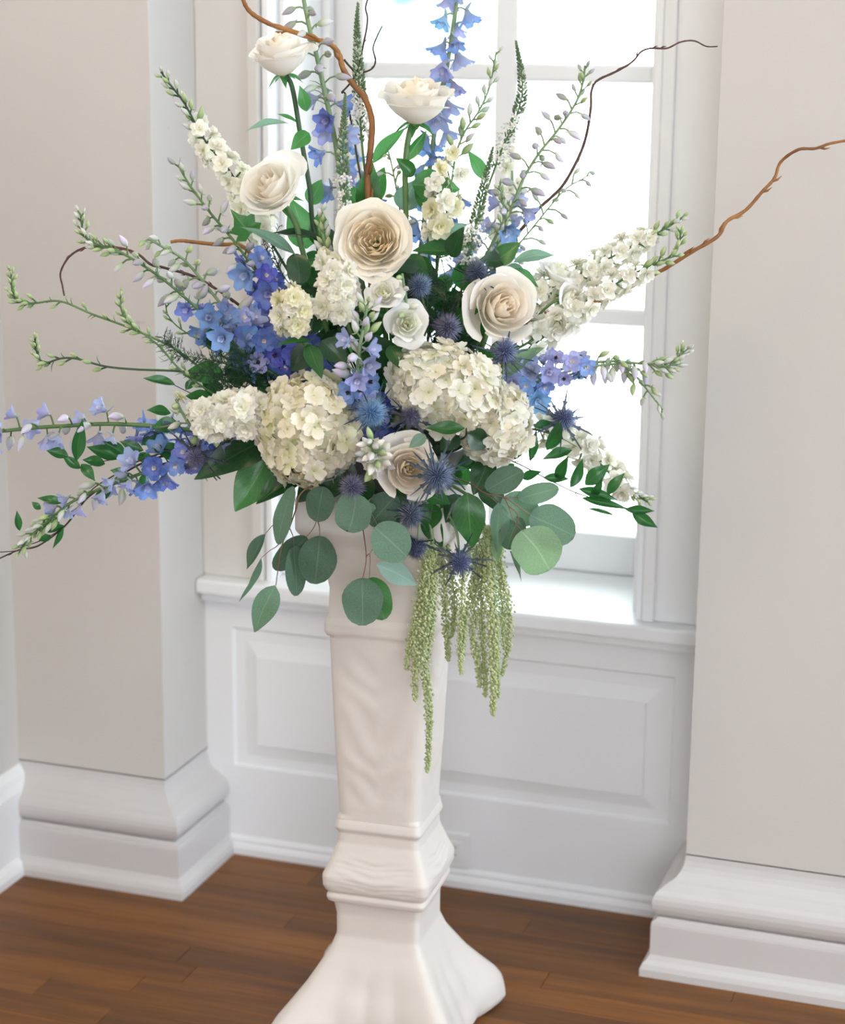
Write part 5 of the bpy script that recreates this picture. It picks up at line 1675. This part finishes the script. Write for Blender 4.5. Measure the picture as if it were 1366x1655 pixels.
foliage('ivy_sprig', 'lobed green ivy leaf under the cream rose beside grey buds', 'foliage', None, [[B0, (480, 500, .0), (405, 392, .02), (396, 372, .03)]], [((405, 378, .03), (372, 338, .035), 54, 'ivy', 'lance', (-.2, .2, 1))], 'stem', .0012)
salal('long backlit leaves rising behind the tan willow branch', [B0, (630, 500, -.06), (600, 350, -.06), (602, 300, -.06)],
      [((603, 264, -.06), (656, 206, -.05), 28, 'lance', 'lance', (-.4, .5, .8), 1), ((592, 358, -.05), (601, 256, -.05), 40, 'lance', 'lance', (.1, 0, 1), 2), ((596, 330, -.05), (622, 270, -.06), 38, 'ovate', 'salal', (-.2, .1, 1), 0), ((586, 345, -.04), (555, 288, -.05), 32, 'ovate', 'lance', (.2, .2, 1), 3), ((642, 348, .03), (560, 344, .04), 22, 'lance', 'salal_dark', (0, 1, .3), 1), ((650, 340, -.05), (672, 290, -.05), 44, 'ovate', 'sage', (0, .2, 1), 2)])
salal('round bright leaves behind the small white larkspur florets at the window', [B0, (690, 500, -.04), (690, 360, -.04)],
      [((666, 298, -.03), (744, 306, -.03), 54, 'ovate', 'lance', (0, .3, 1), 2), ((690, 340, -.03), (672, 280, -.04), 30, 'ovate', 'salal', (.2, .2, 1), 1), ((696, 402, -.01), (754, 362, -.01), 52, 'ovate', 'sage', (0, .3, 1), 0), ((742, 404, .02), (666, 406, .03), 40, 'ovate', 'salal', (0, .8, .6), 2), ((700, 430, .02), (655, 430, .04), 34, 'ovate', 'salal', (0, .5, .8), 1), ((730, 398, 0), (768, 385, 0), 30, 'ovate', 'salal', (.1, .4, 1), 3), ((786, 292, -.05), (755, 242, -.05), 24, 'lance', 'lance', (.3, .2, 1), 2), ((640, 460, .03), (600, 455, .05), 40, 'ovate', 'salal', (0, .5, .9), 0)])
salal('green leaves above the large cream rose at the window', [B0, (760, 540, .0), (808, 430, .02)],
      [((800, 424, .02), (842, 392, .02), 36, 'ovate', 'salal', (0, .5, .8), 1), ((830, 424, .03), (898, 413, .03), 26, 'lance', 'sage', (0, .7, .7), 2), ((828, 434, .02), (870, 464, .02), 24, 'lance', 'lance', (.2, .5, .8), 0), ((815, 420, .02), (775, 420, .04), 34, 'ovate', 'salal_dark', (0, .5, .8), 3), ((820, 430, .01), (850, 440, .02), 20, 'lance', 'sage', (0, .8, .6), 1), ((800, 440, .02), (800, 400, .02), 30, 'ovate', 'salal_dark', (.2, .2, 1), 2)])
salal('dark curved leaves below the cream yellow stock', [B0, (560, 620, .08), (510, 560, .12)],
      [((498, 556, .13), (520, 612, .15), 32, 'ovate', 'salal', (.3, .3, .9), 1), ((504, 553, .13), (446, 560, .15), 18, 'lance', 'salal', (0, .9, .4), 2), ((510, 560, .12), (470, 600, .12), 44, 'ovate', 'salal_dark', (0, .3, 1), 0), ((520, 550, .11), (560, 590, .12), 44, 'ovate', 'salal_dark', (.1, .3, 1), 3), ((500, 540, .10), (515, 490, .10), 36, 'ovate', 'salal_dark', (0, .2, 1), 2)])
salal('dark leaf between the frilled white bloom and the short delphinium', [B0, (640, 620, .08), (632, 570, .12)],
      [((630, 558, .12), (652, 600, .14), 28, 'ovate', 'salal', (.2, .3, 1), 1), ((640, 590, .10), (600, 540, .11), 46, 'ovate', 'salal_dark', (-.1, .3, 1), 2), ((650, 580, .09), (690, 560, .10), 40, 'ovate', 'salal_dark', (0, .4, 1), 0), ((645, 640, .10), (630, 690, .12), 44, 'ovate', 'salal_dark', (0, .2, 1), 3)])
salal('lime leaf beside the thistle under the large cream rose', [B0, (760, 640, .03), (805, 600, .04)],
      [((802, 600, .05), (880, 562, .05), 34, 'ovate', 'lime', (0, .6, .8), 1), ((800, 605, .05), (850, 590, .06), 28, 'ovate', 'lime', (0, .5, .8), 2), ((795, 600, .04), (770, 560, .05), 34, 'ovate', 'salal', (0, .3, 1), 0)])

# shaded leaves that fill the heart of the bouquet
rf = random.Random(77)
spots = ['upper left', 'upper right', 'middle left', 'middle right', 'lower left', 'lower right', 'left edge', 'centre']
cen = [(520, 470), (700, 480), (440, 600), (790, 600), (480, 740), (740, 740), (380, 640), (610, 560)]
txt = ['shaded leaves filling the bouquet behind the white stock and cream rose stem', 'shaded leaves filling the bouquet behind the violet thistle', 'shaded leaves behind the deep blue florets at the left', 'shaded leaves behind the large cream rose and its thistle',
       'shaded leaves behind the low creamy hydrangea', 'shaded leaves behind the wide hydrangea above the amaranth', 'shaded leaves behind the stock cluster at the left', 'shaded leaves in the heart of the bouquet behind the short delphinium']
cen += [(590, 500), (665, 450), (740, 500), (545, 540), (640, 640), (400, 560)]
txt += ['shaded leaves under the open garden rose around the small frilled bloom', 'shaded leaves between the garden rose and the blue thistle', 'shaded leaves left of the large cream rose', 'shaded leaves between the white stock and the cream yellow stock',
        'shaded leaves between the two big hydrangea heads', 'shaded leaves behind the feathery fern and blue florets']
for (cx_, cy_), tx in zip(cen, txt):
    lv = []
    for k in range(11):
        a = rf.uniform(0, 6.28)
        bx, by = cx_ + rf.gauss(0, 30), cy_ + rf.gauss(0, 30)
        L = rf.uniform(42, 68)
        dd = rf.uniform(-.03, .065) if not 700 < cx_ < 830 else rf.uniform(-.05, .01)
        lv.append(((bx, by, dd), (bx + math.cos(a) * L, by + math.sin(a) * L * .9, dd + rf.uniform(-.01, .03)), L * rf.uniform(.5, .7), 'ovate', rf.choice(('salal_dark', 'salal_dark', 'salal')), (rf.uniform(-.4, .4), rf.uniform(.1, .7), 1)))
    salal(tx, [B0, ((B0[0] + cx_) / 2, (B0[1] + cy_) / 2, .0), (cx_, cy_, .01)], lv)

# ---------------- feathery fern
fern('dark feathery fern between the blue delphiniums and the white stock at left', [
    [B0, (480, 640, .05), (400, 600, .09), (330, 580, .10), (285, 575, .10)], [(430, 610, .08), (360, 610, .10), (310, 605, .10)], [(440, 610, .08), (390, 570, .10), (340, 550, .10)], [(440, 620, .08), (380, 625, .10), (340, 622, .10)], [(420, 600, .08), (370, 585, .11), (330, 600, .11)], [(300, 580, .09), (278, 560, .09), (262, 545, .09)]], 91, 'fern', .022, .0010)
fern('feathery green fern around the thistles right of the garden rose', [
    [B0, (690, 600, .05), (715, 500, .06), (720, 450, .06)], [(700, 560, .05), (735, 490, .05), (755, 465, .04)], [(700, 560, .05), (690, 500, .07), (700, 430, .06)], [(720, 560, .05), (748, 555, .05), (772, 560, .04)], [(720, 590, .06), (775, 585, .06), (815, 598, .05)]], 92, 'fern', .020, .0012)
fern('pale feathery fern tip beside the larkspur at the window', [[B0, (720, 520, .0), (710, 400, .0), (705, 340, .01)], [(700, 420, .0), (760, 400, .02), (800, 375, .02)]], 93, 'fernpale', .015, .0022)
fern('fine fern wisps under the ivy leaf at upper left', [[B0, (540, 560, .0), (440, 420, .02), (425, 380, .02)], [(460, 450, .01), (440, 400, .02), (452, 365, .02)]], 94, 'fern', .014, .0022)
